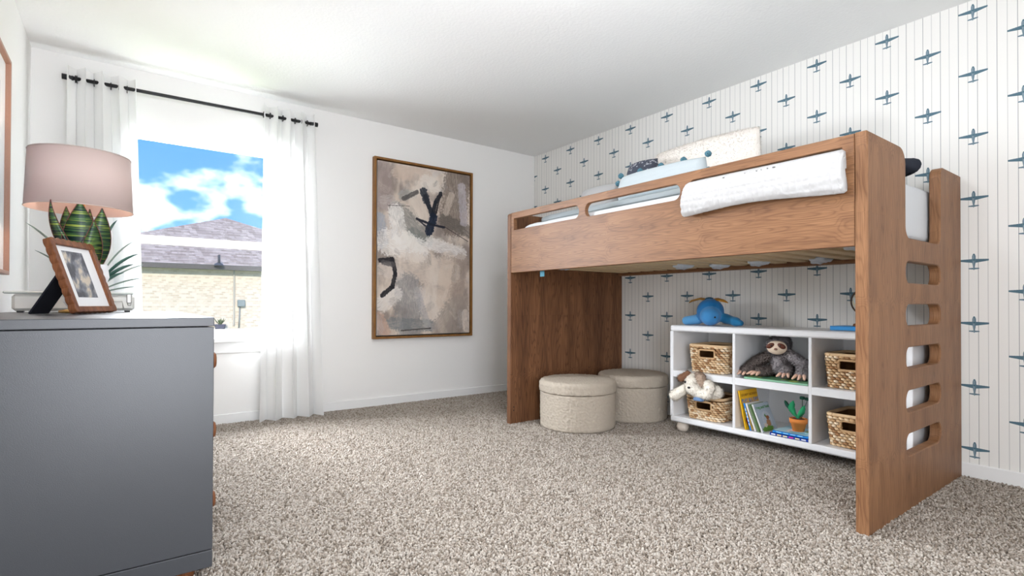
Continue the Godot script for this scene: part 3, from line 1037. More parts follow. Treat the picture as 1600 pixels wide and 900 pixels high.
# ---------------------------------------------------------------- ottomans
func ottoman_shape(r: float, y0: float, y1: float, round_top: float, round_low: float) -> ArrayMesh:
	var st := mb(true)
	var prof := []
	var add := func(a: Vector2, b: Vector2) -> void:
		var n := maxi(1, int(a.distance_to(b) / 0.0042))
		for i in n: prof.append(a.lerp(b, 1.0 * i / n))
	var pts := [Vector2(0.0, y0), Vector2(r - round_low, y0)]
	for i in 6:
		var t := -PI / 2 + PI / 2 * (i + 1) / 6
		pts.append(Vector2(r - round_low + round_low * cos(t), y0 + round_low + round_low * sin(t)))
	for i in 8:
		var t := PI / 2 * i / 7
		pts.append(Vector2(r - round_top + round_top * cos(t), y1 - round_top + round_top * sin(t)))
	pts.append(Vector2(0.0, y1 + 0.008))
	for i in pts.size() - 1: add.call(pts[i], pts[i + 1])
	prof.append(pts[-1])
	var noise := FastNoiseLite.new()
	noise.noise_type = FastNoiseLite.TYPE_CELLULAR
	noise.cellular_return_type = FastNoiseLite.RETURN_DISTANCE
	noise.fractal_type = FastNoiseLite.FRACTAL_NONE
	noise.frequency = 62.0
	var seg := 420
	var grid := []
	for i in prof.size():
		var row := []
		var d: Vector2 = prof[mini(i + 1, prof.size() - 1)] - prof[maxi(i - 1, 0)]
		var nrm := Vector2(d.y, -d.x).normalized()
		for j in seg:
			var t := TAU * j / seg
			var p := Vector3(prof[i].x * cos(t), prof[i].y, prof[i].x * sin(t))
			var a: float = -0.0075 * (noise.get_noise_3dv(p) + 0.5) * clampf(prof[i].x / 0.02, 0, 1)
			row.append(p + Vector3(nrm.x * cos(t), nrm.y, nrm.x * sin(t)) * a)
		grid.append(row)
	for i in prof.size() - 1:
		var d: Vector2 = prof[i + 1] - prof[i]
		for j in seg:
			var k := (j + 1) % seg
			var t := TAU * (j + 0.5) / seg
			var o := Vector3(d.y * cos(t), -d.x, d.y * sin(t))
			if prof[i].x < 1e-5: tri(st, grid[i][j], grid[i + 1][j], grid[i + 1][k], o)
			elif prof[i + 1].x < 1e-5: tri(st, grid[i][j], grid[i][k], grid[i + 1][j], o)
			else: quad(st, grid[i][j], grid[i][k], grid[i + 1][k], grid[i + 1][j], o)
	return done(st)

func build_ottomans() -> void:
	var a := thing("ottoman", "round cream boucle storage ottoman beside the dark end panel", "ottoman", Vector3(2.644, 0.008, -2.772), "boucle ottomans")
	part("body", ottoman_shape(0.268, 0.0, 0.252, 0.006, 0.02), M.boucle, a)
	part("lid", ottoman_shape(0.275, 0.254, 0.338, 0.03, 0.012), M.boucle, a)
	var b: Node3D = a.duplicate()
	b.name = numbered("ottoman")
	add_child(b)
	b.position = Vector3(3.198, 0.008, -2.735)
	b.rotation.y = 1.0
	b.scale = Vector3(0.97, 1.02, 0.97)
	tag(b, "round cream boucle storage ottoman beside the white cube shelf")

# ---------------------------------------------------------------- cube shelf
const SX := 3.039

func build_shelf() -> void:
	var s := thing("cube_shelf", "low white cube shelf with six cells and round feet", "shelf", Vector3(3.25, 0, -1.57))
	var z0 := -2.266
	var z1 := -0.878
	wpart("top_board", box(Vector3(SX, 0.7015, z0), Vector3(3.465, 0.741, z1), 0.008), M.white_shelf, s)
	wpart("bottom_board", box(Vector3(SX, 0.082, z0), Vector3(3.465, 0.12, z1), 0.008), M.white_shelf, s)
	for z in [z0, z1 - 0.026]:
		wpart("side_panel", box(Vector3(SX, 0.1195, z), Vector3(3.465, 0.702, z + 0.026), 0.003), M.white_shelf, s)
	for z in [-1.806, -1.356]:
		wpart("divider", box(Vector3(SX + 0.002, 0.1195, z), Vector3(3.455, 0.702, z + 0.018), 0.002), M.white_shelf, s)
	for z in [[-2.241, -1.805], [-1.789, -1.355], [-1.339, -0.903]]:
		wpart("middle_shelf", box(Vector3(SX + 0.001, 0.388, z[0]), Vector3(3.455, 0.4325, z[1]), 0.002), M.white_shelf, s)
	wpart("back_board", box(Vector3(3.455, 0.12, z0 + 0.02), Vector3(3.464, 0.702, z1 - 0.02), 0.001), M.white_shelf, s)
	var bun := mat(c8(226, 214, 200), 0.5)
	for z in [z0 + 0.06, z1 - 0.06]:
		for x in [SX + 0.06, 3.40]:
			wpart("foot", lathe(mb(true), Vector3(x, 0.012, z), [Vector2(0, 0), Vector2(0.022, 0.0), Vector2(0.036, 0.014), Vector2(0.041, 0.033), Vector2(0.036, 0.054), Vector2(0.026, 0.07), Vector2(0, 0.07)], 20), bun, s)

# ---------------------------------------------------------------- baskets
func basket(at: Vector3, high: float, label: String, turn := 0.0) -> Node3D:
	var o := thing("woven_basket", label, "basket", at, "seagrass baskets")
	o.rotation.y = turn
	var w := 0.255
	var dp := 0.29
	var rows := int(high / 0.0145)
	var tones := [lin(234, 206, 168), lin(222, 190, 150), lin(204, 168, 126), lin(240, 220, 190), lin(170, 130, 92)]
	# outline of one level, as points with outward normals
	var loop := func(y: float) -> Array:
		var k := 0.90 + 0.10 * y / high
		var pts := []
		var pl := rrect(-dp / 2 * k, -w / 2 * k, dp / 2 * k, w / 2 * k, 0.035, 5)
		var cv := Curve2D.new()
		for p in pl: cv.add_point(p)
		cv.add_point(pl[0])
		var n := 152
		for i in n + 1:
			var l := cv.get_baked_length() * i / n
			var p := cv.sample_baked(l)
			var q := cv.sample_baked(fmod(l + 0.004, cv.get_baked_length()))
			var d := (q - p).normalized()
			pts.append([p, Vector2(d.y, -d.x)])
		return pts
	var st := mb(true)
	for r in rows:
		var y := 0.008 + r * 0.0145
		var pts: Array = loop.call(y)
		var step := 4
		var i := (r % 2) * 2
		while i < pts.size() - 1:
			var strand := []
			for k in 5:
				var e: Array = pts[(i + k) % (pts.size() - 1)]
				var f := k / 4.0
				var bulge := 0.0065 * sin(PI * f) - 0.002
				strand.append(Vector3(e[0].x + e[1].x * bulge, y + 0.007 * (f - 0.5), e[0].y + e[1].y * bulge))
			var mid: Vector3 = strand[2]
			if not (mid.x < -dp / 2 * 0.86 and absf(mid.z) < 0.058 and y > high - 0.078 and y < high - 0.02):
				st.set_color(tones[rng.randi() % 5])
				tube(st, strand, [0.004, 0.0078, 0.0085, 0.0078, 0.004], 5)
			i += step
	part("weave", st, M.fibre, o)
	st = mb(true)
	st.set_color(tones[1])
	var rim := []
	for e in loop.call(high):
		rim.append(Vector3(e[0].x, high + 0.002, e[0].y))
	tube(st, rim, 0.010, 7)
	part("rim", st, M.fibre, o)
	st = mb(true)
	st.set_color(tones[2])
	var hx := -dp / 2 * 0.985
	var hp := []
	for p in rrect(-0.056, high - 0.078, 0.056, high - 0.024, 0.012, 4):
		hp.append(Vector3(hx, p.y, p.x))
	hp.append(hp[0])
	tube(st, hp, 0.007, 6, Vector3(1, 0, 0))
	part("handle", st, M.fibre, o)
	st = mb()
	st.set_color(lin(104, 72, 44))
	var pa: Array = loop.call(0.0)
	var pb: Array = loop.call(high)
	for i in pa.size() - 1:
		var f := func(e, y: float) -> Vector3: return Vector3(e[0].x * 0.955, y, e[0].y * 0.955)
		var a: Vector3 = f.call(pa[i], 0.01)
		var b: Vector3 = f.call(pa[i + 1], 0.01)
		var p: Vector2 = pb[i][0]
		var top := high - 0.004
		if p.x < -dp / 2 * 0.9 and absf(p.y) < 0.052: top = high - 0.08
		quad(st, a, b, f.call(pb[i + 1], top), f.call(pb[i], top), -a)
		tri(st, a, b, Vector3(0, 0.01, 0), Vector3.UP)
	part("inner_wall", st, M.fibre, o)
	return o

# ---------------------------------------------------------------- plush toys
func ellipsoid(st: SurfaceTool, c: Vector3, r: Vector3, turn := Basis.IDENTITY, n := 14) -> SurfaceTool:
	for i in n:
		for j in 2 * n:
			var q := []
			for e in [[i, j], [i, j + 1], [i + 1, j + 1], [i + 1, j]]:
				var a: float = -PI / 2 + PI * e[0] / n
				var b: float = PI * e[1] / n
				q.append(c + turn * (Vector3(cos(a) * cos(b), sin(a), cos(a) * sin(b)) * r))
			var m: Vector3 = (q[0] + q[2]) / 2 - c
			if i == 0: tri(st, q[0], q[2], q[3], m)
			elif i == n - 1: tri(st, q[0], q[1], q[2], m)
			else: quad(st, q[0], q[1], q[2], q[3], m)
	return st

func build_sloth() -> void:
	var o := thing("plush_sloth", "grey plush sloth with pale face sitting on a green book", "plush toy", Vector3(3.2, 0.4465, -1.6))
	var g := lin(176, 169, 171)
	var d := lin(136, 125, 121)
	var k := lin(140, 135, 137)
	var bones := [
		[Vector3(3.25, 0.51, -1.60), Vector3(3.235, 0.575, -1.60), 0.068, 0.050, g],
		[Vector3(3.195, 0.535, -1.59), Vector3(3.20, 0.50, -1.59), 0.034, 0.040, g],
		[Vector3(3.20, 0.632, -1.605), Vector3(3.225, 0.645, -1.60), 0.058, 0.058, k],
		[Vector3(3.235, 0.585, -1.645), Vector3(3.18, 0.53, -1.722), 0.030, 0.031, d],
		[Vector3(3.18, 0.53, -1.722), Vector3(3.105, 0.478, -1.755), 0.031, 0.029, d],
		[Vector3(3.225, 0.585, -1.552), Vector3(3.20, 0.53, -1.452), 0.030, 0.032, g],
		[Vector3(3.20, 0.53, -1.452), Vector3(3.125, 0.478, -1.428), 0.032, 0.029, g],
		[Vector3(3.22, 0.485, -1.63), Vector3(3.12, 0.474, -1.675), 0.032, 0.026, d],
		[Vector3(3.20, 0.495, -1.56), Vector3(3.125, 0.487, -1.525), 0.042, 0.036, g],
	]
	var body := skin(bones, 0.0068, 0.010, 0.006, 45.0)
	wpart("body", body, M.plush, o)
	var f := wpart("fur", fur(body, 36000, 0.013, 0.0009, 0.5, 1.5), M.hair, o)
	f.set_meta("kind", "stuff")
	var face := Basis(Vector3(0, 1, 0), 0.30)   # looks out of the shelf, a little towards the ladder
	var fc := Vector3(3.205, 0.632, -1.604)
	var at := func(x: float, y: float, z: float) -> Vector3: return fc + face * Vector3(x, y, z)
	wpart("face", ellipsoid(mb(true), at.call(-0.042, -0.006, 0), Vector3(0.038, 0.043, 0.056), face), mat(c8(232, 212, 190), 0.9, 0.0, 0.2), o)
	var brown := mat(c8(96, 44, 22), 0.5)
	for s in [-1, 1]:
		var e := wpart("eye_patch", ellipsoid(mb(true), at.call(-0.071, 0.005, 0.030 * s), Vector3(0.012, 0.015, 0.025), face * Basis(Vector3(1, 0, 0), 0.45 * s), 10), brown, o)
		part("eye", ellipsoid(mb(true), at.call(-0.0815, 0.006, 0.024 * s), Vector3(0.0045, 0.005, 0.005), face, 8), M.black, e)
	wpart("nose", ellipsoid(mb(true), at.call(-0.080, -0.014, 0), Vector3(0.008, 0.007, 0.010), face, 8), mat(c8(150, 108, 92), 0.6), o)
	var pink := mat(c8(232, 190, 168), 0.7)
	for h in [[Vector3(3.098, 0.470, -1.765), Vector3(-0.62, -0.32, -0.25)], [Vector3(3.112, 0.478, -1.428), Vector3(-0.75, -0.3, 0.1)], [Vector3(3.105, 0.470, -1.683), Vector3(-0.8, -0.18, -0.2)], [Vector3(3.105, 0.478, -1.515), Vector3(-0.8, -0.2, 0.15)]]:
		for k2 in 3:
			var dir: Vector3 = (h[1] + Vector3(0, 0, 0.28 * (k2 - 1))).normalized()
			var p: Vector3 = h[0] + Vector3(0, 0, 0.017 * (k2 - 1))
			var tip := p + dir * 0.05
			tip.y = maxf(tip.y, 0.4545)
			wpart("claw", tube(mb(true), [p - dir * 0.012, p + dir * 0.02 + Vector3(0, 0.006, 0), tip], [0.010, 0.0095, 0.005], 8), pink, o)

func build_whale() -> void:
	var o := thing("plush_whale", "blue velvet plush sea animal with gold tail fins lying on the white shelf", "plush toy", Vector3(3.2, 0.742, -2.06))
	var b := lin(28, 112, 176)
	var l := lin(96, 160, 208)
	var t := lin(40, 118, 164)
	var bones := [
		[Vector3(3.30, 0.835, -2.12), Vector3(3.20, 0.836, -2.06), 0.080, 0.088, b],
		[Vector3(3.17, 0.815, -2.035), Vector3(3.135, 0.806, -2.02), 0.068, 0.062, lin(70, 142, 200)],
		[Vector3(3.32, 0.83, -2.14), Vector3(3.36, 0.90, -2.15), 0.05, 0.02, b],
		[Vector3(3.18, 0.782, -2.14), Vector3(3.14, 0.772, -2.205), 0.034, 0.030, l],
		[Vector3(3.28, 0.785, -2.19), Vector3(3.29, 0.775, -2.30), 0.026, 0.016, b],
		[Vector3(3.22, 0.79, -1.96), Vector3(3.20, 0.772, -1.875), 0.034, 0.026, t],
		[Vector3(3.20, 0.772, -1.875), Vector3(3.19, 0.764, -1.835), 0.026, 0.018, t],
	]
	var velvet := tinted(0.7)
	velvet.rim_enabled = true
	velvet.rim = 0.4
	wpart("body", skin(bones, 0.0075, 0.018), velvet, o)
	var gold := mat(c8(190, 134, 52), 0.35, 0.6)
	var teal := mat(c8(24, 84, 116), 0.7)
	for s in [-1, 1]:
		var c := Vector3(3.23, 0.915, -2.085)
		wpart("tail_fin", blade(mb(true), [c + Vector3(0, 0.002, 0.02 * s), c + Vector3(-0.01, 0.008, 0.07 * s), c + Vector3(-0.02, -0.004, 0.12 * s), c + Vector3(-0.02, -0.02, 0.15 * s)], [0.03, 0.055, 0.045, 0.008], 0.014, Vector3(1, 0.2, 0)), gold, o)
	wpart("tail_knot", ellipsoid(mb(true), Vector3(3.23, 0.917, -2.085), Vector3(0.03, 0.018, 0.032)), teal, o)
	for e in [Vector3(3.098, 0.795, -2.055), Vector3(3.105, 0.80, -1.965)]:
		wpart("eye", ellipsoid(mb(true), e, Vector3(0.006, 0.006, 0.006), Basis.IDENTITY, 8), M.black, o)

func build_dog() -> void:
	var o := thing("plush_dog", "shaggy cream plush dog with brown ears leaning out of a basket", "plush toy", Vector3(3.09, 0.25, -2.07))
	var c := lin(253, 246, 233)
	var br := lin(142, 104, 82)
	var gr := lin(178, 156, 138)
	var bones := [
		[Vector3(3.11, 0.372, -2.108), Vector3(3.09, 0.36, -2.10), 0.054, 0.052, c],
		[Vector3(3.055, 0.336, -2.085), Vector3(3.045, 0.33, -2.055), 0.040, 0.038, c],
		[Vector3(3.19, 0.315, -2.04), Vector3(3.17, 0.31, -1.99), 0.056, 0.050, c],
		[Vector3(3.09, 0.418, -2.14), Vector3(3.06, 0.392, -2.168), 0.022, 0.024, br],
		[Vector3(3.115, 0.415, -2.075), Vector3(3.09, 0.405, -2.04), 0.026, 0.028, gr],
		[Vector3(3.09, 0.405, -2.04), Vector3(3.07, 0.372, -2.02), 0.028, 0.022, gr],
		[Vector3(3.09, 0.362, -1.985), Vector3(3.07, 0.348, -1.965), 0.034, 0.032, c],
		[Vector3(3.085, 0.325, -2.15), Vector3(3.05, 0.275, -2.208), 0.030, 0.036, c],
		[Vector3(3.055, 0.312, -2.04), Vector3(3.05, 0.31, -1.975), 0.034, 0.034, c],
	]
	var body := skin(bones, 0.006, 0.012, 0.004, 50.0)
	wpart("body", body, M.plush, o)
	var f := wpart("fur", fur(body, 6000, 0.014, 0.0008, 0.2, 1.05), M.hair, o)
	f.set_meta("kind", "stuff")
	wpart("eye", ellipsoid(mb(true), Vector3(3.044, 0.372, -2.125), Vector3(0.007, 0.008, 0.008), Basis.IDENTITY, 8), M.black, o)
	wpart("nose", ellipsoid(mb(true), Vector3(3.006, 0.345, -2.072), Vector3(0.008, 0.007, 0.010), Basis.IDENTITY, 8), M.black, o)
	wpart("scarf", soft(Vector3(3.035, 0.275, -2.02), Vector3(0.03, 0.025, 0.07), 0.7, 12, 0.006, 30.0), mat(c8(110, 140, 180), 0.9), o)
	o.position += Vector3(-0.082, 0.004, 0.036)   # leans out over the rim, clear of the shelf above

# ---------------------------------------------------------------- books
# a book in its own axes: spine along y at x = 0, pages towards +x, thickness along z, front cover at +z
func book(called: String, label: String, at: Vector3, turn: Basis, depth: float, high: float, thick: float, cover: Color, group := "") -> Node3D:
	var o := thing(called, label, "book", at, group)
	o.basis = turn
	var cm := mat(cover, 0.35)
	var cv := mb()
	for z in [0.0, thick - 0.0022]:
		bb(cv, Vector3(0, 0, z), Vector3(depth, high, z + 0.0022), 0.0005)
	bb(cv, Vector3(0, 0, 0), Vector3(0.0022, high, thick), 0.0005)
	part("cover", cv, cm, o)
	part("pages", box(Vector3(0.0024, 0.003, 0.0024), Vector3(depth - 0.003, high - 0.003, thick - 0.0024), 0.0004), mat(c8(238, 234, 224), 0.8), o)
	return o

func cover_print(o: Node3D, im: Image, depth: float, high: float, thick: float) -> void:
	var m := mat(Color.WHITE, 0.35)
	m.albedo_texture = ImageTexture.create_from_image(im)
	part("cover_print", print_quad(Vector3(0.001, high - 0.001, thick + 0.0004), Vector3(depth - 0.001, high - 0.001, thick + 0.0004), Vector3(depth - 0.001, 0.001, thick + 0.0004), Vector3(0.001, 0.001, thick + 0.0004)), m, o)

func lettering(o: Node3D, text: String, size: float, c: Color, at: Vector3, turn := Basis.IDENTITY) -> void:
	var t := TextMesh.new()
	var f := SystemFont.new()
	f.font_names = PackedStringArray(["Droid Sans"])
	f.font_weight = 700
	t.font = f
	t.text = text
	t.font_size = 32
	t.pixel_size = size / 32.0
	t.depth = 0.0006
	t.curve_step = 2.0
	var p := part("title", t, mat(c, 0.5), o, at)
	p.basis = turn

func dab(im: Image, c: Vector2, r: Vector2, col: Color, sd := 1) -> void:
	var n := FastNoiseLite.new()
	n.seed = sd
	n.frequency = 0.08
	for y in range(maxi(0, int(c.y - r.y * 1.3)), mini(im.get_height(), int(c.y + r.y * 1.3))):
		for x in range(maxi(0, int(c.x - r.x * 1.3)), mini(im.get_width(), int(c.x + r.x * 1.3))):
			var d := ((Vector2(x, y) - c) / r).length() + 0.3 * n.get_noise_2d(x, y)
			if d < 1.0: im.set_pixel(x, y, col)

func build_books() -> void:
	var up := func(lean: float) -> Basis: return Basis(Vector3(1, 0, 0), -lean)
	# standing books lean towards the divider; covers face the ladder end
	var y := 0.1206
	var b := book("picture_book", "tall yellow picture book leaning on the shelf divider", Vector3(3.05, y, -1.729), up.call(0.20), 0.20, 0.235, 0.010, c8(244, 188, 28), "standing picture books")
	var im := Image.create(160, 190, false, Image.FORMAT_RGB8)
	im.fill(c8(246, 190, 28))
	dab(im, Vector2(84, 120), Vector2(52, 58), c8(92, 40, 26), 4)
	dab(im, Vector2(30, 150), Vector2(20, 26), c8(170, 30, 44), 5)
	dab(im, Vector2(138, 80), Vector2(14, 10), c8(96, 146, 60), 6)
	cover_print(b, im, 0.20, 0.235, 0.010)
	lettering(b, "GRUMPY MONKEY", 0.021, c8(150, 96, 20), Vector3(0.1, 0.205, 0.0108))
	lettering(b, "PLAY ALL DAY", 0.029, c8(30, 120, 200), Vector3(0.1, 0.172, 0.0108))
	b = book("picture_book", "slim picture book with bright blue spine beside the yellow book", Vector3(3.055, y, -1.700), up.call(0.27), 0.15, 0.165, 0.011, c8(40, 134, 226), "standing picture books")
	im = Image.create(120, 132, false, Image.FORMAT_RGB8)
	im.fill(c8(226, 190, 96))
	dab(im, Vector2(60, 100), Vector2(50, 30), c8(122, 110, 60), 8)
	dab(im, Vector2(40, 84), Vector2(14, 14), c8(160, 70, 40), 9)
	cover_print(b, im, 0.15, 0.165, 0.011)
	for k in 5:
		part("spine_mark", box(Vector3(-0.0006, 0.03 + 0.022 * k, 0.003), Vector3(0.0, 0.045 + 0.022 * k, 0.008), 0.0001), mat(c8(226, 238, 250), 0.5), b)
	b = book("picture_book", "picture book with plain white spine between blue and green books", Vector3(3.056, y, -1.672), up.call(0.36), 0.16, 0.17, 0.012, c8(236, 234, 230), "standing picture books")
	b = book("picture_book", "thin picture book with sage green spine", Vector3(3.056, y, -1.652), up.call(0.37), 0.16, 0.166, 0.009, c8(122, 150, 104), "standing picture books")
	b = book("picture_book", "pale grey picture book with green title and brown animal picture", Vector3(3.056, y, -1.6285), up.call(0.38), 0.17, 0.17, 0.011, c8(232, 234, 234), "standing picture books")
	im = Image.create(170, 170, false, Image.FORMAT_RGB8)
	im.fill(c8(178, 192, 204))
	dab(im, Vector2(92, 108), Vector2(50, 56), c8(200, 208, 216), 2)
	dab(im, Vector2(92, 112), Vector2(42, 48), c8(184, 197, 208), 2)
	dab(im, Vector2(70, 156), Vector2(64, 18), c8(92, 140, 44), 3)
	dab(im, Vector2(104, 92), Vector2(18, 13), c8(150, 86, 34), 4)
	dab(im, Vector2(98, 122), Vector2(24, 20), c8(176, 128, 84), 5)
	dab(im, Vector2(84, 78), Vector2(7, 10), c8(70, 128, 50), 6)
	dab(im, Vector2(58, 134), Vector2(18, 12), c8(216, 204, 186), 7)
	cover_print(b, im, 0.17, 0.17, 0.011)
	lettering(b, "Frog and Toad", 0.022, c8(58, 140, 40), Vector3(0.088, 0.143, 0.0118))
	# two books lying flat under the toy plant: cover up, spine towards the room
	var flat := Basis(Vector3(1, 0, 0), -PI / 2)
	b = book("flat_book", "dark blue picture book lying flat at the bottom of the pair", Vector3(3.055, y, -1.364), flat, 0.19, 0.215, 0.015, c8(24, 66, 168), "flat books under the toy plant")
	var colours := [c8(240, 244, 250), c8(246, 222, 150), c8(240, 230, 170), c8(206, 50, 150), c8(240, 226, 170), c8(236, 240, 250)]
	for k in 6:
		part("spine_mark", box(Vector3(-0.0008, 0.012 + 0.034 * (5 - k), 0.004), Vector3(0.0, 0.036 + 0.034 * (5 - k), 0.011), 0.0001), mat(colours[k], 0.5), b)
	b = book("flat_book", "bright blue picture book lying on top with colourful cover", Vector3(3.062, y + 0.0158, -1.366), flat, 0.185, 0.20, 0.014, c8(36, 140, 226), "flat books under the toy plant")
	im = Image.create(150, 160, false, Image.FORMAT_RGB8)
	im.fill(c8(176, 218, 232))
	dab(im, Vector2(70, 70), Vector2(50, 30), c8(236, 224, 226), 3)
	dab(im, Vector2(120, 130), Vector2(22, 20), c8(238, 160, 60), 4)
	dab(im, Vector2(90, 120), Vector2(20, 10), c8(130, 186, 110), 5)
	dab(im, Vector2(30, 100), Vector2(20, 40), c8(110, 190, 214), 6)
	cover_print(b, im, 0.185, 0.20, 0.014)
	for k in 4:
		part("spine_mark", box(Vector3(-0.0008, 0.03 + 0.04 * k, 0.004), Vector3(0.0, 0.058 + 0.04 * k, 0.010), 0.0001), mat(c8(140, 210, 250), 0.5), b)
	# under the sloth, and on top of the shelf
	b = book("flat_book", "thin green illustrated book lying flat under the plush sloth", Vector3(3.045, 0.433, -1.362), flat, 0.26, 0.37, 0.0125, c8(150, 206, 170))
	im = Image.create(180, 250, false, Image.FORMAT_RGB8)
	im.fill(c8(120, 180, 130))
	for k in 30:
		dab(im, Vector2(rng.randi() % 180, rng.randi() % 250), Vector2(24, 14), [c8(86, 150, 70), c8(160, 208, 214), c8(196, 220, 120), c8(70, 140, 130)][k % 4], k)
	cover_print(b, im, 0.26, 0.37, 0.0125)
	b = book("flat_book", "sky blue book lying under the globe on the shelf top", Vector3(3.20, 0.7415, -1.01), flat, 0.17, 0.30, 0.024, c8(60, 160, 232))

func build_small_things() -> void:
	# toy plant in a terracotta-coloured pot
	var base := Vector3(3.155, 0.1513, -1.462)
	var o := thing("toy_plant", "green felt toy plant in an orange pot on flat books", "toy plant", base)
	part("pot", lathe(mb(true), Vector3.ZERO, [Vector2(0, 0), Vector2(0.030, 0), Vector2(0.041, 0.046), Vector2(0.046, 0.046), Vector2(0.048, 0.072), Vector2(0.042, 0.073), Vector2(0.040, 0.064), Vector2(0, 0.064)], 28), mat(c8(222, 132, 56), 0.75), o)
	part("soil", lathe(mb(true), Vector3(0, 0.0645, 0), [Vector2(0.0405, 0), Vector2(0.03, 0.006), Vector2(0, 0.008)], 20), mat(c8(84, 44, 40), 1.0), o)
	var felt := mat(c8(34, 142, 92), 0.95)
	var dark := mat(c8(20, 74, 56), 0.95)
	for l in [[Vector3(0, 0.07, 0), Vector3(-0.01, 0.10, -0.02), Vector3(-0.012, 0.13, -0.034), Vector3(-0.005, 0.172, -0.026), 0.036, felt], [Vector3(0.01, 0.07, -0.01), Vector3(0.02, 0.11, -0.05), Vector3(0.02, 0.14, -0.075), Vector3(0.02, 0.162, -0.088), 0.022, dark], [Vector3(0, 0.07, 0), Vector3(-0.005, 0.09, 0.006), Vector3(-0.008, 0.115, 0.024), Vector3(-0.004, 0.152, 0.036), 0.030, felt]]:
		part("leaf", blade(mb(true), [l[0], l[1], l[2].lerp(l[1], 0.3), l[2], l[3].lerp(l[2], 0.4), l[3]], [0.006, l[4] * 0.7, l[4], l[4], l[4] * 0.75, 0.004], 0.008, Vector3(0.25, 0, 1)), l[5], o)
	for s in [[Vector3(0.005, 0.07, 0.01), Vector3(0.0, 0.14, 0.022), Vector3(0.0, 0.188, 0.022)], [Vector3(0.005, 0.07, 0.014), Vector3(0.0, 0.14, 0.034), Vector3(0.01, 0.184, 0.046)]]:
		var st := part("stem", tube(mb(true), s, 0.0018, 6), dark, o)
		part("bud", soft(s[2] + Vector3(0, 0.006, 0), Vector3(0.022, 0.018, 0.026), 0.5, 8), dark, st)
	# desk globe on the blue book
	var g := thing("desk_globe", "small desk globe with wooden foot on a blue book", "globe", Vector3(3.28, 0.7665, -1.16))
	part("foot", lathe(mb(true), Vector3.ZERO, [Vector2(0, 0), Vector2(0.062, 0), Vector2(0.058, 0.012), Vector2(0.02, 0.022), Vector2(0.009, 0.03), Vector2(0.008, 0.06), Vector2(0, 0.06)], 28), M.walnut, g)
	var gi := Image.create(256, 128, false, Image.FORMAT_RGB8)
	var n := FastNoiseLite.new()
	n.seed = 4
	n.frequency = 1.4
	n.fractal_octaves = 4
	for y in 128:
		for x in 256:
			var a := TAU * x / 256.0
			var e := PI * (0.5 - y / 128.0)
			var v := n.get_noise_3d(cos(a) * cos(e), sin(e), sin(a) * cos(e))
			gi.set_pixel(x, y, c8(206, 222, 226) if v < 0.05 else c8(214, 204, 172))
	var gm := mat(Color.WHITE, 0.3)
	gm.albedo_texture = ImageTexture.create_from_image(gi)
	var sm := SphereMesh.new()
	sm.radius = 0.062
	sm.height = 0.124
	part("ball", sm, gm, g, Vector3(0, 0.135, 0))
	var arc := []
	for i in 25:
		var t := -PI * 0.5 + PI * i / 24.0
		arc.append(Vector3(0, 0.135 - 0.0725 * sin(t), -0.0725 * cos(t)))
	part("meridian_arm", tube(mb(true), arc, 0.0045, 8, Vector3(1, 0, 0)), mat(c8(74, 58, 46), 0.4, 0.5), g)

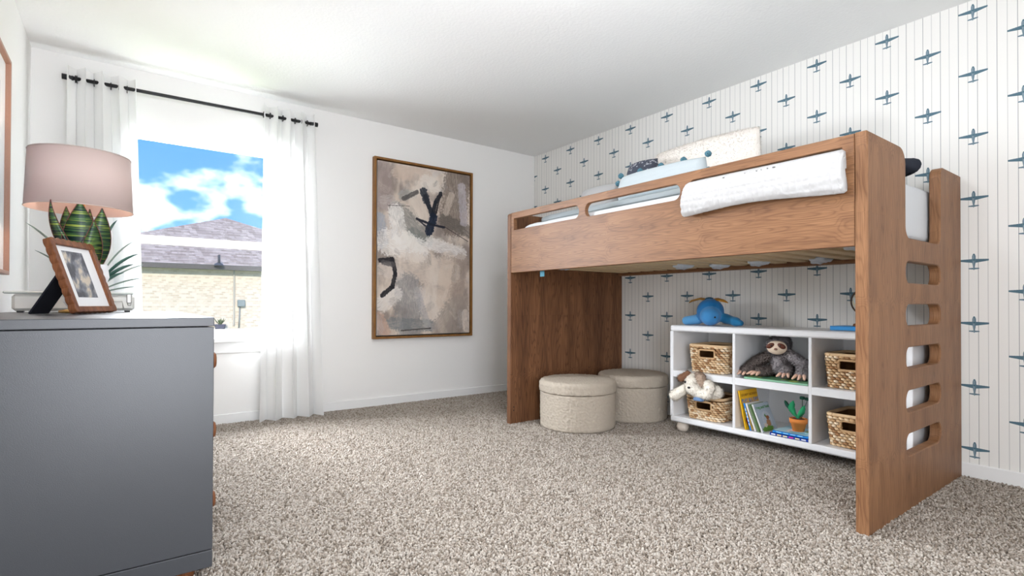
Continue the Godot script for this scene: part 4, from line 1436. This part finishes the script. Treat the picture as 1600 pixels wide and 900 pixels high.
# ---------------------------------------------------------------- pictures
func build_pictures() -> void:
	var p := thing("abstract_painting", "large abstract painting in beige grey and black on the back wall", "painting", Vector3(2.195, 0.582, BACK))
	var brown := wood(wood_image(c8(150, 106, 56), c8(104, 68, 32), 33), 0.3)
	var z0 := BACK + 0.001
	wpart("frame", board(mb(), [rrect(1.703, 0.582, 2.687, 2.14, 0.0), rrect(1.722, 0.601, 2.668, 2.121, 0.0)], 0.052, Transform3D(Basis.IDENTITY, Vector3(0, 0, z0)), 0.002), brown, p)
	wpart("backing", box(Vector3(1.723, 0.602, z0 + 0.001), Vector3(2.667, 2.12, z0 + 0.008), 0.001), M.black, p)
	wpart("canvas", box(Vector3(1.732, 0.611, z0 + 0.008), Vector3(2.658, 2.111, z0 + 0.040), 0.002), M.white_cloth, p)
	var m := mat(Color.WHITE, 0.75, 0.0, 0.3)
	m.albedo_texture = ImageTexture.create_from_image(painting_image())
	wpart("painted_surface", print_quad(Vector3(1.7325, 2.1105, z0 + 0.0405), Vector3(2.6575, 2.1105, z0 + 0.0405), Vector3(2.6575, 0.6115, z0 + 0.0405), Vector3(1.7325, 0.6115, z0 + 0.0405)), m, p)
	# glazed print on the left wall, cut by the picture's edge
	var q := thing("framed_print", "glazed print in a thin copper frame on the left wall", "picture", Vector3(LEFT, 1.01, -3.0))
	var copper := mat(c8(168, 126, 104), 0.4)
	var xf := Transform3D(Basis(Vector3(0, 0, -1), Vector3(0, 1, 0), Vector3(1, 0, 0)), Vector3(LEFT + 0.001, 0, 0))
	wpart("frame", board(mb(), [rrect(2.56, 1.012, 3.405, 2.022, 0.0), rrect(2.578, 1.03, 3.387, 2.004, 0.0)], 0.03, xf, 0.002), copper, q)
	wpart("mat_board", box(Vector3(LEFT + 0.002, 1.031, -3.386), Vector3(LEFT + 0.012, 2.003, -2.579), 0.001), mat(c8(238, 238, 238), 0.8), q)
	var gi := Image.create(120, 150, false, Image.FORMAT_RGB8)
	gi.fill(c8(212, 214, 216))
	for k in 30:
		dab(gi, Vector2(rng.randi() % 120, rng.randi() % 150), Vector2(10 + rng.randi() % 20, 14), c8(150 + rng.randi() % 80, 160 + rng.randi() % 60, 170 + rng.randi() % 60), k)
	var gm := mat(Color.WHITE, 0.8)
	gm.albedo_texture = ImageTexture.create_from_image(gi)
	wpart("print", print_quad(Vector3(LEFT + 0.0125, 1.88, -2.70), Vector3(LEFT + 0.0125, 1.88, -3.26), Vector3(LEFT + 0.0125, 1.15, -3.26), Vector3(LEFT + 0.0125, 1.15, -2.70)), gm, q)
	wpart("glass", box(Vector3(LEFT + 0.018, 1.031, -3.386), Vector3(LEFT + 0.021, 2.003, -2.579), 0.0005), M.glass, q)

# ---------------------------------------------------------------- dresser and what stands on it
const DT := 0.836

func build_dresser() -> void:
	var o := thing("dresser", "grey painted dresser with wooden knobs under the table lamp", "dresser", Vector3(-0.11, 0, -2.72))
	var z0 := -3.53
	var z1 := -1.906
	wpart("top", box(Vector3(LEFT + 0.016, DT - 0.028, z0), Vector3(0.233, DT, z1), 0.002), M.dresser, o)
	for z in [z0 + 0.002, z1 - 0.027]:
		wpart("side_panel", box(Vector3(LEFT + 0.018, 0.102, z), Vector3(0.2325, DT - 0.030, z + 0.025), 0.0015), M.dresser, o)
	wpart("base_board", box(Vector3(LEFT + 0.018, 0.046, z0 + 0.001), Vector3(0.2325, 0.0995, z1 - 0.001), 0.002), M.dresser, o)
	wpart("back_panel", box(Vector3(LEFT + 0.018, 0.10, z0 + 0.03), Vector3(LEFT + 0.03, DT - 0.03, z1 - 0.03), 0.001), M.dresser, o)
	for c in 2:
		var za := lerpf(z0 + 0.03, z1 - 0.03, c / 2.0) + 0.002
		var zb := lerpf(z0 + 0.03, z1 - 0.03, (c + 1) / 2.0) - 0.002
		for r in 3:
			var ya := 0.104 + r * 0.2345
			var dr := wpart("drawer", box(Vector3(LEFT + 0.05, ya, za), Vector3(0.231, ya + 0.2305, zb), 0.002), M.dresser, o)
			for z in [zb - 0.10, za + 0.10]:
				part("knob", lathe(mb(true), Vector3(0.231, ya + 0.115, z), [Vector2(0, 0), Vector2(0.010, 0), Vector2(0.010, 0.010), Vector2(0.026, 0.013), Vector2(0.027, 0.018), Vector2(0.022, 0.023), Vector2(0, 0.025)], 20, Basis(Vector3(0, 0, 1), -PI / 2)), M.walnut, dr)
	for x in [LEFT + 0.07, 0.165]:
		for z in [z0 + 0.09, z1 - 0.06]:
			wpart("foot", lathe(mb(true), Vector3(x, 0.006, z), [Vector2(0, 0), Vector2(0.022, 0), Vector2(0.032, 0.04), Vector2(0, 0.0402)], 16), M.walnut, o)

func build_lamp() -> void:
	var c := Vector3(-0.162, DT, -3.126)
	var o := thing("table_lamp", "brass table lamp with pale pink drum shade on the dresser", "lamp", c)
	var brass := mat(c8(196, 160, 96), 0.3, 0.9)
	part("base", lathe(mb(true), Vector3.ZERO, [Vector2(0, 0), Vector2(0.075, 0), Vector2(0.075, 0.012), Vector2(0.02, 0.02), Vector2(0.011, 0.03), Vector2(0, 0.03)], 28), brass, o)
	part("stem", lathe(mb(true), Vector3.ZERO, [Vector2(0.010, 0.03), Vector2(0.010, 0.46), Vector2(0.016, 0.465), Vector2(0.016, 0.52), Vector2(0, 0.52)], 16), brass, o)
	var sh := mat(c8(212, 192, 185), 0.9, 0.0, 0.2)
	sh.backlight_enabled = true
	sh.backlight = Color(0.35, 0.27, 0.24)
	var y0 := 0.474
	var y1 := 0.724
	part("lamp_shade", lathe(mb(true), Vector3.ZERO, [Vector2(0.1965, y0), Vector2(0.186, y1), Vector2(0.184, y1), Vector2(0.1945, y0), Vector2(0.1965, y0)], 64), sh, o)
	var trim := mat(c8(196, 180, 172), 0.9)
	for e in [[0.1968, y0], [0.1862, y1]]:
		var ring := []
		for i in 65: ring.append(Vector3(e[0] * cos(TAU * i / 64), e[1], e[0] * sin(TAU * i / 64)))
		part("shade_trim", tube(mb(true), ring, 0.0022, 6), trim, o)
	for k in 3:
		part("spider_arm", tube(mb(true), [Vector3(0, y1 - 0.02, 0), Vector3(0.185 * cos(k * TAU / 3), y1 - 0.004, 0.185 * sin(k * TAU / 3))], 0.0018, 6), brass, o)
	part("harp", tube(mb(true), [Vector3(0, 0.50, 0.02), Vector3(0, 0.56, 0.05), Vector3(0, 0.64, 0.05), Vector3(0, y1 - 0.02, 0), Vector3(0, 0.64, -0.05), Vector3(0, 0.56, -0.05), Vector3(0, 0.50, -0.02)], 0.002, 6), brass, o)
	var glow := mat(c8(255, 240, 224), 0.4)
	glow.emission_enabled = true
	glow.emission = c8(255, 222, 196)
	glow.emission_energy_multiplier = 2.0
	part("light_bulb", ellipsoid(mb(true), Vector3(0, 0.57, 0), Vector3(0.03, 0.04, 0.03)), glow, o)
	var l := OmniLight3D.new()
	l.name = "lamp_light"
	l.light_color = c8(255, 220, 196)
	l.light_energy = 0.06
	l.light_size = 0.025
	l.omni_range = 8.0
	l.omni_attenuation = 2.0
	l.shadow_enabled = true
	o.add_child(l)
	l.position = Vector3(0, 0.57, 0)

func build_dresser_top() -> void:
	# snake plant in a pleated white pot
	var c := Vector3(-0.135, DT, -2.965)
	var o := thing("snake_plant", "banded green snake plant in a pleated white pot", "plant", c)
	var white := mat(c8(240, 240, 240), 0.4)
	var st := mb()
	var seg := 28
	var prof := [[0.040, 0.0], [0.066, 0.05], [0.058, 0.105], [0.074, 0.16], [0.066, 0.215]]
	for i in prof.size() - 1:
		for j in seg:
			var q := []
			for e in [[i, j], [i, j + 1], [i + 1, j + 1], [i + 1, j]]:
				var r: float = prof[e[0]][0] * (1.0 + (0.16 if (e[1] % seg) % 2 == e[0] % 2 else -0.04))
				var t: float = TAU * e[1] / seg
				q.append(Vector3(r * cos(t), prof[e[0]][1], r * sin(t)))
			quad(st, q[0], q[1], q[2], q[3], (q[0] + q[2]) * Vector3(1, 0, 1))
	for j in seg:
		var t0 := TAU * j / seg
		var t1 := TAU * (j + 1) / seg
		tri(st, Vector3(0.03 * cos(t0), 0, 0.03 * sin(t0)), Vector3(0.03 * cos(t1), 0, 0.03 * sin(t1)), Vector3.ZERO, Vector3.DOWN)
	part("pot", st, white, o)
	part("soil", lathe(mb(true), Vector3(0, 0.19, 0), [Vector2(0.064, 0), Vector2(0.04, 0.006), Vector2(0, 0.008)], 20), mat(c8(60, 46, 38), 1.0), o)
	# banded leaves: bands are markings of the leaf, running across it
	var li := Image.create(64, 256, false, Image.FORMAT_RGB8)
	var n := FastNoiseLite.new()
	n.seed = 9
	n.frequency = 0.03
	n.fractal_octaves = 3
	for y in 256:
		for x in 64:
			var v := n.get_noise_2d(x * 0.45, y * 3.2)
			li.set_pixel(x, y, c8(22, 46, 44).lerp(c8(74, 118, 62), clampf(v * 3.0 + 0.35, 0, 1)).lerp(c8(160, 172, 70), clampf(v * 5.0 - 1.1, 0, 1)))
	var lm := mat(Color.WHITE, 0.4)
	lm.albedo_texture = ImageTexture.create_from_image(li)
	lm.uv1_triplanar = true
	lm.uv1_scale = Vector3(4.0, 4.0, 4.0)
	var rim := mat(c8(112, 58, 54), 0.6)
	for l in [[-0.02, 0.0, 0.03, 0.49, 0.138, 0.0], [0.055, 0.02, 0.0, 0.465, 0.105, 0.15], [-0.115, 0.02, 0.02, 0.48, 0.055, -0.6], [-0.07, -0.02, -0.02, 0.468, 0.09, -0.2], [0.01, -0.03, -0.02, 0.466, 0.07, 0.1], [0.03, 0.04, 0.05, 0.40, 0.085, 0.5]]:
		var pts := []
		var ws := []
		for i in 15:
			var t := i / 14.0
			var bend := sin(t * PI * 0.5)
			pts.append(Vector3(l[0] * bend, 0.18 + (l[3] - 0.18) * t, l[2] + l[1] * bend))
			ws.append(maxf(0.002, l[4] * (sin(PI * pow(lerpf(0.16, 1.0, t), 0.9)) * 0.98)))
		var side := Vector3(cos(l[5]), 0, -sin(l[5]))
		var leaf := part("leaf", blade(mb(true), pts, ws, 0.006, side), lm, o)
		for s in [-1, 1]:
			var edge := []
			for i in pts.size():
				var d: Vector3 = (pts[mini(i + 1, 14)] - pts[maxi(i - 1, 0)]).normalized()
				var sd := (side - d * side.dot(d)).normalized()
				edge.append(pts[i] + sd * ws[i] * 0.5 * s + sd.cross(d) * ws[i] * 0.125)
			part("leaf_edge", tube(mb(true), edge, 0.0014, 5), rim, leaf)
	# strap-leaved plant behind it
	var p := thing("spiky_plant", "strap leaved green plant with arching narrow leaves behind the white case", "plant", Vector3(-0.13, DT, -3.40))
	part("pot", lathe(mb(true), Vector3.ZERO, [Vector2(0, 0), Vector2(0.05, 0), Vector2(0.065, 0.09), Vector2(0.06, 0.09), Vector2(0.058, 0.08), Vector2(0, 0.08)], 24), white, p)
	var green := mat(c8(58, 98, 88), 0.5)
	var greyg := mat(c8(132, 150, 138), 0.55)
	for l in [[0.10, 0.42, 0.03, 0], [0.19, 0.27, 0.022, 0], [0.165, 0.33, 0.012, 1], [0.17, 0.22, 0.026, 0], [0.205, 0.16, 0.010, 1], [0.185, 0.12, 0.010, 1], [-0.245, 0.38, 0.018, 1], [-0.22, 0.27, 0.015, 1], [-0.28, 0.05, 0.010, 1], [-0.10, 0.50, 0.02, 0], [0.06, 0.46, 0.012, 0], [0.13, 0.18, 0.022, 0], [0.215, 0.225, 0.009, 1]]:
		var pts := []
		var ws := []
		for i in 11:
			var t := i / 10.0
			pts.append(Vector3(l[0] * pow(t, 1.15), 0.075 + (l[1] * 1.12 - 0.075) * (1.5 * t - 0.5 * t * t), 0.04 * sin(t * 2.0) * signf(l[2] - 0.016)))
			ws.append(maxf(0.002, l[2] * 2.2 * (0.55 + 0.9 * t) * (1.0 - pow(t, 4.0))))
		part("leaf", blade(mb(true), pts, ws, 0.004, Vector3(0, 0.35, 1)), [green, greyg][l[3]], p)
	# white case with a latch
	var k := thing("white_case", "white suitcase style record player with metal latch on the dresser", "record player", Vector3(-0.17, DT, -3.30))
	var ivory := mat(c8(232, 232, 226), 0.35)
	wpart("body", box(Vector3(-0.408, DT + 0.008, -3.315), Vector3(0.045, DT + 0.085, -3.245), 0.012), ivory, k)
	wpart("lid", box(Vector3(-0.436, DT + 0.0865, -3.32), Vector3(0.040, DT + 0.099, -3.235), 0.005), mat(c8(206, 214, 210), 0.35), k)
	for x in [-0.38, 0.015]:
		wpart("foot", box(Vector3(x - 0.012, DT + 0.0005, -3.30), Vector3(x + 0.012, DT + 0.009, -3.26), 0.002), M.black, k)
	var steel := mat(c8(150, 148, 144), 0.3, 0.8)
	var latch := wpart("latch", box(Vector3(0.012, DT + 0.045, -3.246), Vector3(0.032, DT + 0.09, -3.238), 0.003), steel, k)
	part("latch_ring", tube(mb(true), [Vector3(0.014, DT + 0.05, -3.236), Vector3(0.018, DT + 0.034, -3.233), Vector3(0.028, DT + 0.034, -3.233), Vector3(0.031, DT + 0.05, -3.236)], 0.002, 6), steel, latch)
	wpart("handle", tube(mb(true), [Vector3(-0.10, DT + 0.055, -3.244), Vector3(-0.10, DT + 0.055, -3.225), Vector3(-0.005, DT + 0.055, -3.225), Vector3(0.0, DT + 0.02, -3.225), Vector3(0.0, DT + 0.02, -3.244)], 0.0035, 8), ivory, k)
	# leaning photo frame: facing the room, an easel leg behind
	var f := thing("photo_frame", "scalloped wooden photo frame leaning on a dark easel leg", "photo frame", Vector3(-0.103, DT, -2.72))
	var w := 0.272
	var h := 0.296
	var yaw := deg_to_rad(25.8)
	var nrm := Vector3(cos(yaw), 0, sin(yaw))
	var right := Vector3.UP.cross(nrm)
	var upv := Vector3.UP * cos(0.33) - nrm * sin(0.33)
	var fb := Basis(right, upv, right.cross(upv))
	var xf := Transform3D(fb, Vector3(0, 0.004, 0))
	var edge := PackedVector2Array()
	var scal := func(a: Vector2, b: Vector2, out: Vector2, waves: int) -> void:
		for i in waves * 6:
			var t := 1.0 * i / (waves * 6)
			edge.append(a.lerp(b, t) + out * 0.005 * absf(sin(PI * waves * t)))
	scal.call(Vector2(-w / 2, 0), Vector2(w / 2, 0), Vector2(0, -0.4), 8)
	scal.call(Vector2(w / 2, 0), Vector2(w / 2, h), Vector2(1, 0), 9)
	scal.call(Vector2(w / 2, h), Vector2(-w / 2, h), Vector2(0, 1), 8)
	scal.call(Vector2(-w / 2, h), Vector2(-w / 2, 0), Vector2(-1, 0), 9)
	part("frame", board(mb(), [edge, rrect(-w / 2 + 0.022, 0.022, w / 2 - 0.022, h - 0.022, 0.0)], 0.026, xf, 0.002), M.walnut, f)
	part("mat_board", box(Vector3(-w / 2 + 0.02, 0.02, 0.004), Vector3(w / 2 - 0.02, h - 0.02, 0.014), 0.001), mat(c8(240, 240, 240), 0.8), f).transform = xf
	var pi2 := Image.create(96, 128, false, Image.FORMAT_RGB8)
	var pn := FastNoiseLite.new()
	pn.frequency = 0.018
	pn.fractal_octaves = 4
	for y in 128:
		for x in 96:
			var v := pn.get_noise_2d(x * 1.2 + 0.4 * y, y)
			pi2.set_pixel(x, y, c8(120, 122, 130).lerp(c8(206, 192, 172) if v > 0 else c8(66, 66, 74), clampf(absf(v) * 2.6, 0, 1)))
	var pm := mat(Color.WHITE, 0.5)
	pm.albedo_texture = ImageTexture.create_from_image(pi2)
	part("photo", print_quad(Vector3(-0.075, 0.255, 0.0145), Vector3(0.055, 0.255, 0.0145), Vector3(0.055, 0.062, 0.0145), Vector3(-0.075, 0.062, 0.0145)), pm, f).transform = xf
	part("glass", box(Vector3(-w / 2 + 0.021, 0.021, 0.017), Vector3(w / 2 - 0.021, h - 0.021, 0.019), 0.0003), M.glass, f).transform = xf
	var velvet := mat(c8(20, 22, 34), 0.9)
	part("backing", box(Vector3(-w / 2 + 0.012, 0.012, -0.003), Vector3(w / 2 - 0.012, h - 0.012, 0.001), 0.0005), velvet, f).transform = xf
	var leg := mb()
	var a0: Vector3 = xf * Vector3(-0.055, 0.20, -0.004)
	var a1: Vector3 = xf * Vector3(0.055, 0.20, -0.004)
	var foot := -nrm * 0.185
	foot.y = 0.001
	var b0 := foot - right * 0.055
	var b1 := foot + right * 0.055
	var th := (a0 - b0).normalized().cross(right).normalized() * 0.006
	for s in [0, 1]:
		quad(leg, a0 + th * s, a1 + th * s, b1 + th * s, b0 + th * s, th * (1 if s else -1))
	quad(leg, a0, b0, b0 + th, a0 + th, -right)
	quad(leg, a1, b1, b1 + th, a1 + th, right)
	quad(leg, b0, b1, b1 + th, b0 + th, Vector3.DOWN)
	part("easel_leg", leg, velvet, f)

# ---------------------------------------------------------------- ceiling light
func build_ceiling_light() -> void:
	var c := Vector3(1.25, TOP, -1.35)
	var o := thing("ceiling_light", "white glass bowl light hanging from the ceiling above the carpet", "ceiling light", c)
	var steel := mat(c8(120, 118, 114), 0.4, 0.6)
	part("canopy", lathe(mb(true), Vector3(0, -0.025, 0), [Vector2(0.0, 0.0), Vector2(0.06, 0.0), Vector2(0.065, 0.006), Vector2(0.065, 0.0245), Vector2(0, 0.0245)], 32), steel, o)
	part("rod", lathe(mb(true), Vector3(0, -0.335, 0), [Vector2(0.008, 0.0), Vector2(0.008, 0.31)], 12), steel, o)
	var glow := mat(c8(250, 248, 242), 0.4)
	glow.emission_enabled = true
	glow.emission = c8(250, 250, 250)
	glow.emission_energy_multiplier = 1.0
	var prof := []
	for i in 9:
		var t := -PI / 2 + PI / 2 * i / 8
		prof.append(Vector2(0.16 * cos(t), -0.335 + 0.08 * sin(t)))
	prof.append(Vector2(0.15, -0.335))
	prof.append(Vector2(0.0, -0.345))
	part("light_bowl", lathe(mb(true), Vector3.ZERO, prof, 40), glow, o)
	var l := OmniLight3D.new()
	l.name = "bowl_light"
	l.light_color = c8(246, 248, 255)
	l.light_energy = CEILING_ENERGY
	l.light_size = 0.06
	l.omni_range = 12.0
	l.omni_attenuation = 2.0
	l.shadow_enabled = true
	o.add_child(l)
	l.position = Vector3(0, -0.375, 0)

const REAR_FILL_ENERGY := 5.2
const CEILING_ENERGY := 0.36
const WINDOW_ENERGY := 54.0

func _ready() -> void:
	rng.seed = 20
	# camera: level to half a degree, lens shifted up a little as in an architectural photograph
	var cam := Camera3D.new()
	cam.name = "camera"
	var yaw := deg_to_rad(36.517)
	var pitch := deg_to_rad(0.499)
	var roll := deg_to_rad(0.174)
	var F := Vector3(sin(yaw) * cos(pitch), sin(pitch), -cos(yaw) * cos(pitch))
	var R := Vector3(cos(yaw), 0, sin(yaw))
	var U := R.cross(F)
	var R2 := R * cos(roll) + U * sin(roll)
	var U2 := U * cos(roll) - R * sin(roll)
	cam.transform = Transform3D(Basis(R2, U2, -F), Vector3(0, 0.88, 0))
	cam.projection = Camera3D.PROJECTION_FRUSTUM
	cam.near = 0.05
	cam.far = 200.0
	cam.size = 0.05 * 900.0 / 819.586
	cam.frustum_offset = Vector2(0, 0.05 * 18.664 / 819.586)
	cam.current = true
	add_child(cam)
	# sky
	var we := WorldEnvironment.new()
	we.name = "environment"
	var env := Environment.new()
	env.background_mode = Environment.BG_SKY
	env.tonemap_mode = Environment.TONE_MAPPER_LINEAR
	env.tonemap_exposure = 1.6
	env.sdfgi_enabled = true
	env.ssao_enabled = true
	env.ssil_enabled = true
	var sky := Sky.new()
	var sm := ProceduralSkyMaterial.new()
	sm.sky_top_color = c8(60, 134, 226)
	sm.sky_horizon_color = c8(140, 196, 246)
	sm.sky_curve = 0.12
	sm.sky_energy_multiplier = 1.0
	sm.ground_bottom_color = c8(150, 150, 130)
	sm.ground_horizon_color = c8(180, 190, 190)
	sm.sky_cover = ImageTexture.create_from_image(clouds_image())
	sm.sky_cover_modulate = Color(0.85, 0.85, 0.85, 1.0)
	sky.sky_material = sm
	env.sky = sky
	we.environment = env
	add_child(we)
	# sun behind the house: it lights the neighbour's wall and stays out of the room
	var sun := DirectionalLight3D.new()
	sun.name = "sun"
	sun.light_energy = 0.66
	sun.light_color = c8(255, 247, 234)
	sun.light_angular_distance = 0.6
	sun.shadow_enabled = true
	add_child(sun)
	sun.look_at_from_position(Vector3.ZERO, Vector3(0.3, -0.42, -0.87), Vector3.UP)
	# daylight of the open sky above the neighbour's roof, coming down through the window
	var day := AreaLight3D.new()
	day.name = "window_daylight"
	day.area_size = Vector2(1.9, 1.5)
	day.light_color = c8(243, 248, 255)
	day.light_energy = WINDOW_ENERGY
	day.area_range = 15.0
	day.shadow_enabled = true
	add_child(day)
	day.look_at_from_position(Vector3(-0.25, 2.0, BACK - 0.95), Vector3(1.5, 0.7, BACK + 1.8), Vector3.UP)

	# unseen fill lamp added behind the camera to even out the room
	var rear_fill := AreaLight3D.new()
	rear_fill.name = "added_rear_fill"
	rear_fill.area_size = Vector2(1.26, 1.98)
	rear_fill.light_color = c8(243, 247, 255)
	rear_fill.light_energy = REAR_FILL_ENERGY
	rear_fill.area_range = 15.0
	rear_fill.shadow_enabled = true
	add_child(rear_fill)
	rear_fill.position = Vector3(0.27, 1.04, FRONT + 0.02)

	make_materials()
	build_room()
	build_bed()
	build_shelf()
	build_dresser()
	build_ottomans()
	build_bedding()
	build_pictures()
	build_curtains()
	build_outdoors()
	build_lamp()
	build_dresser_top()
	basket(Vector3(3.225, 0.4335, -2.02), 0.175, "woven seagrass basket in the upper cell below the blue plush toy", 0.06)
	basket(Vector3(3.215, 0.1215, -2.036), 0.145, "woven seagrass basket holding the cream plush dog", 0.05)
	basket(Vector3(3.228, 0.4335, -1.165), 0.178, "woven seagrass basket in the upper cell beside the plush sloth")
	basket(Vector3(3.228, 0.1215, -1.155), 0.168, "woven seagrass basket in the lower cell beside the toy plant")
	build_sloth()
	build_whale()
	build_dog()
	build_books()
	build_small_things()
	build_ceiling_light()
	build_carpet()
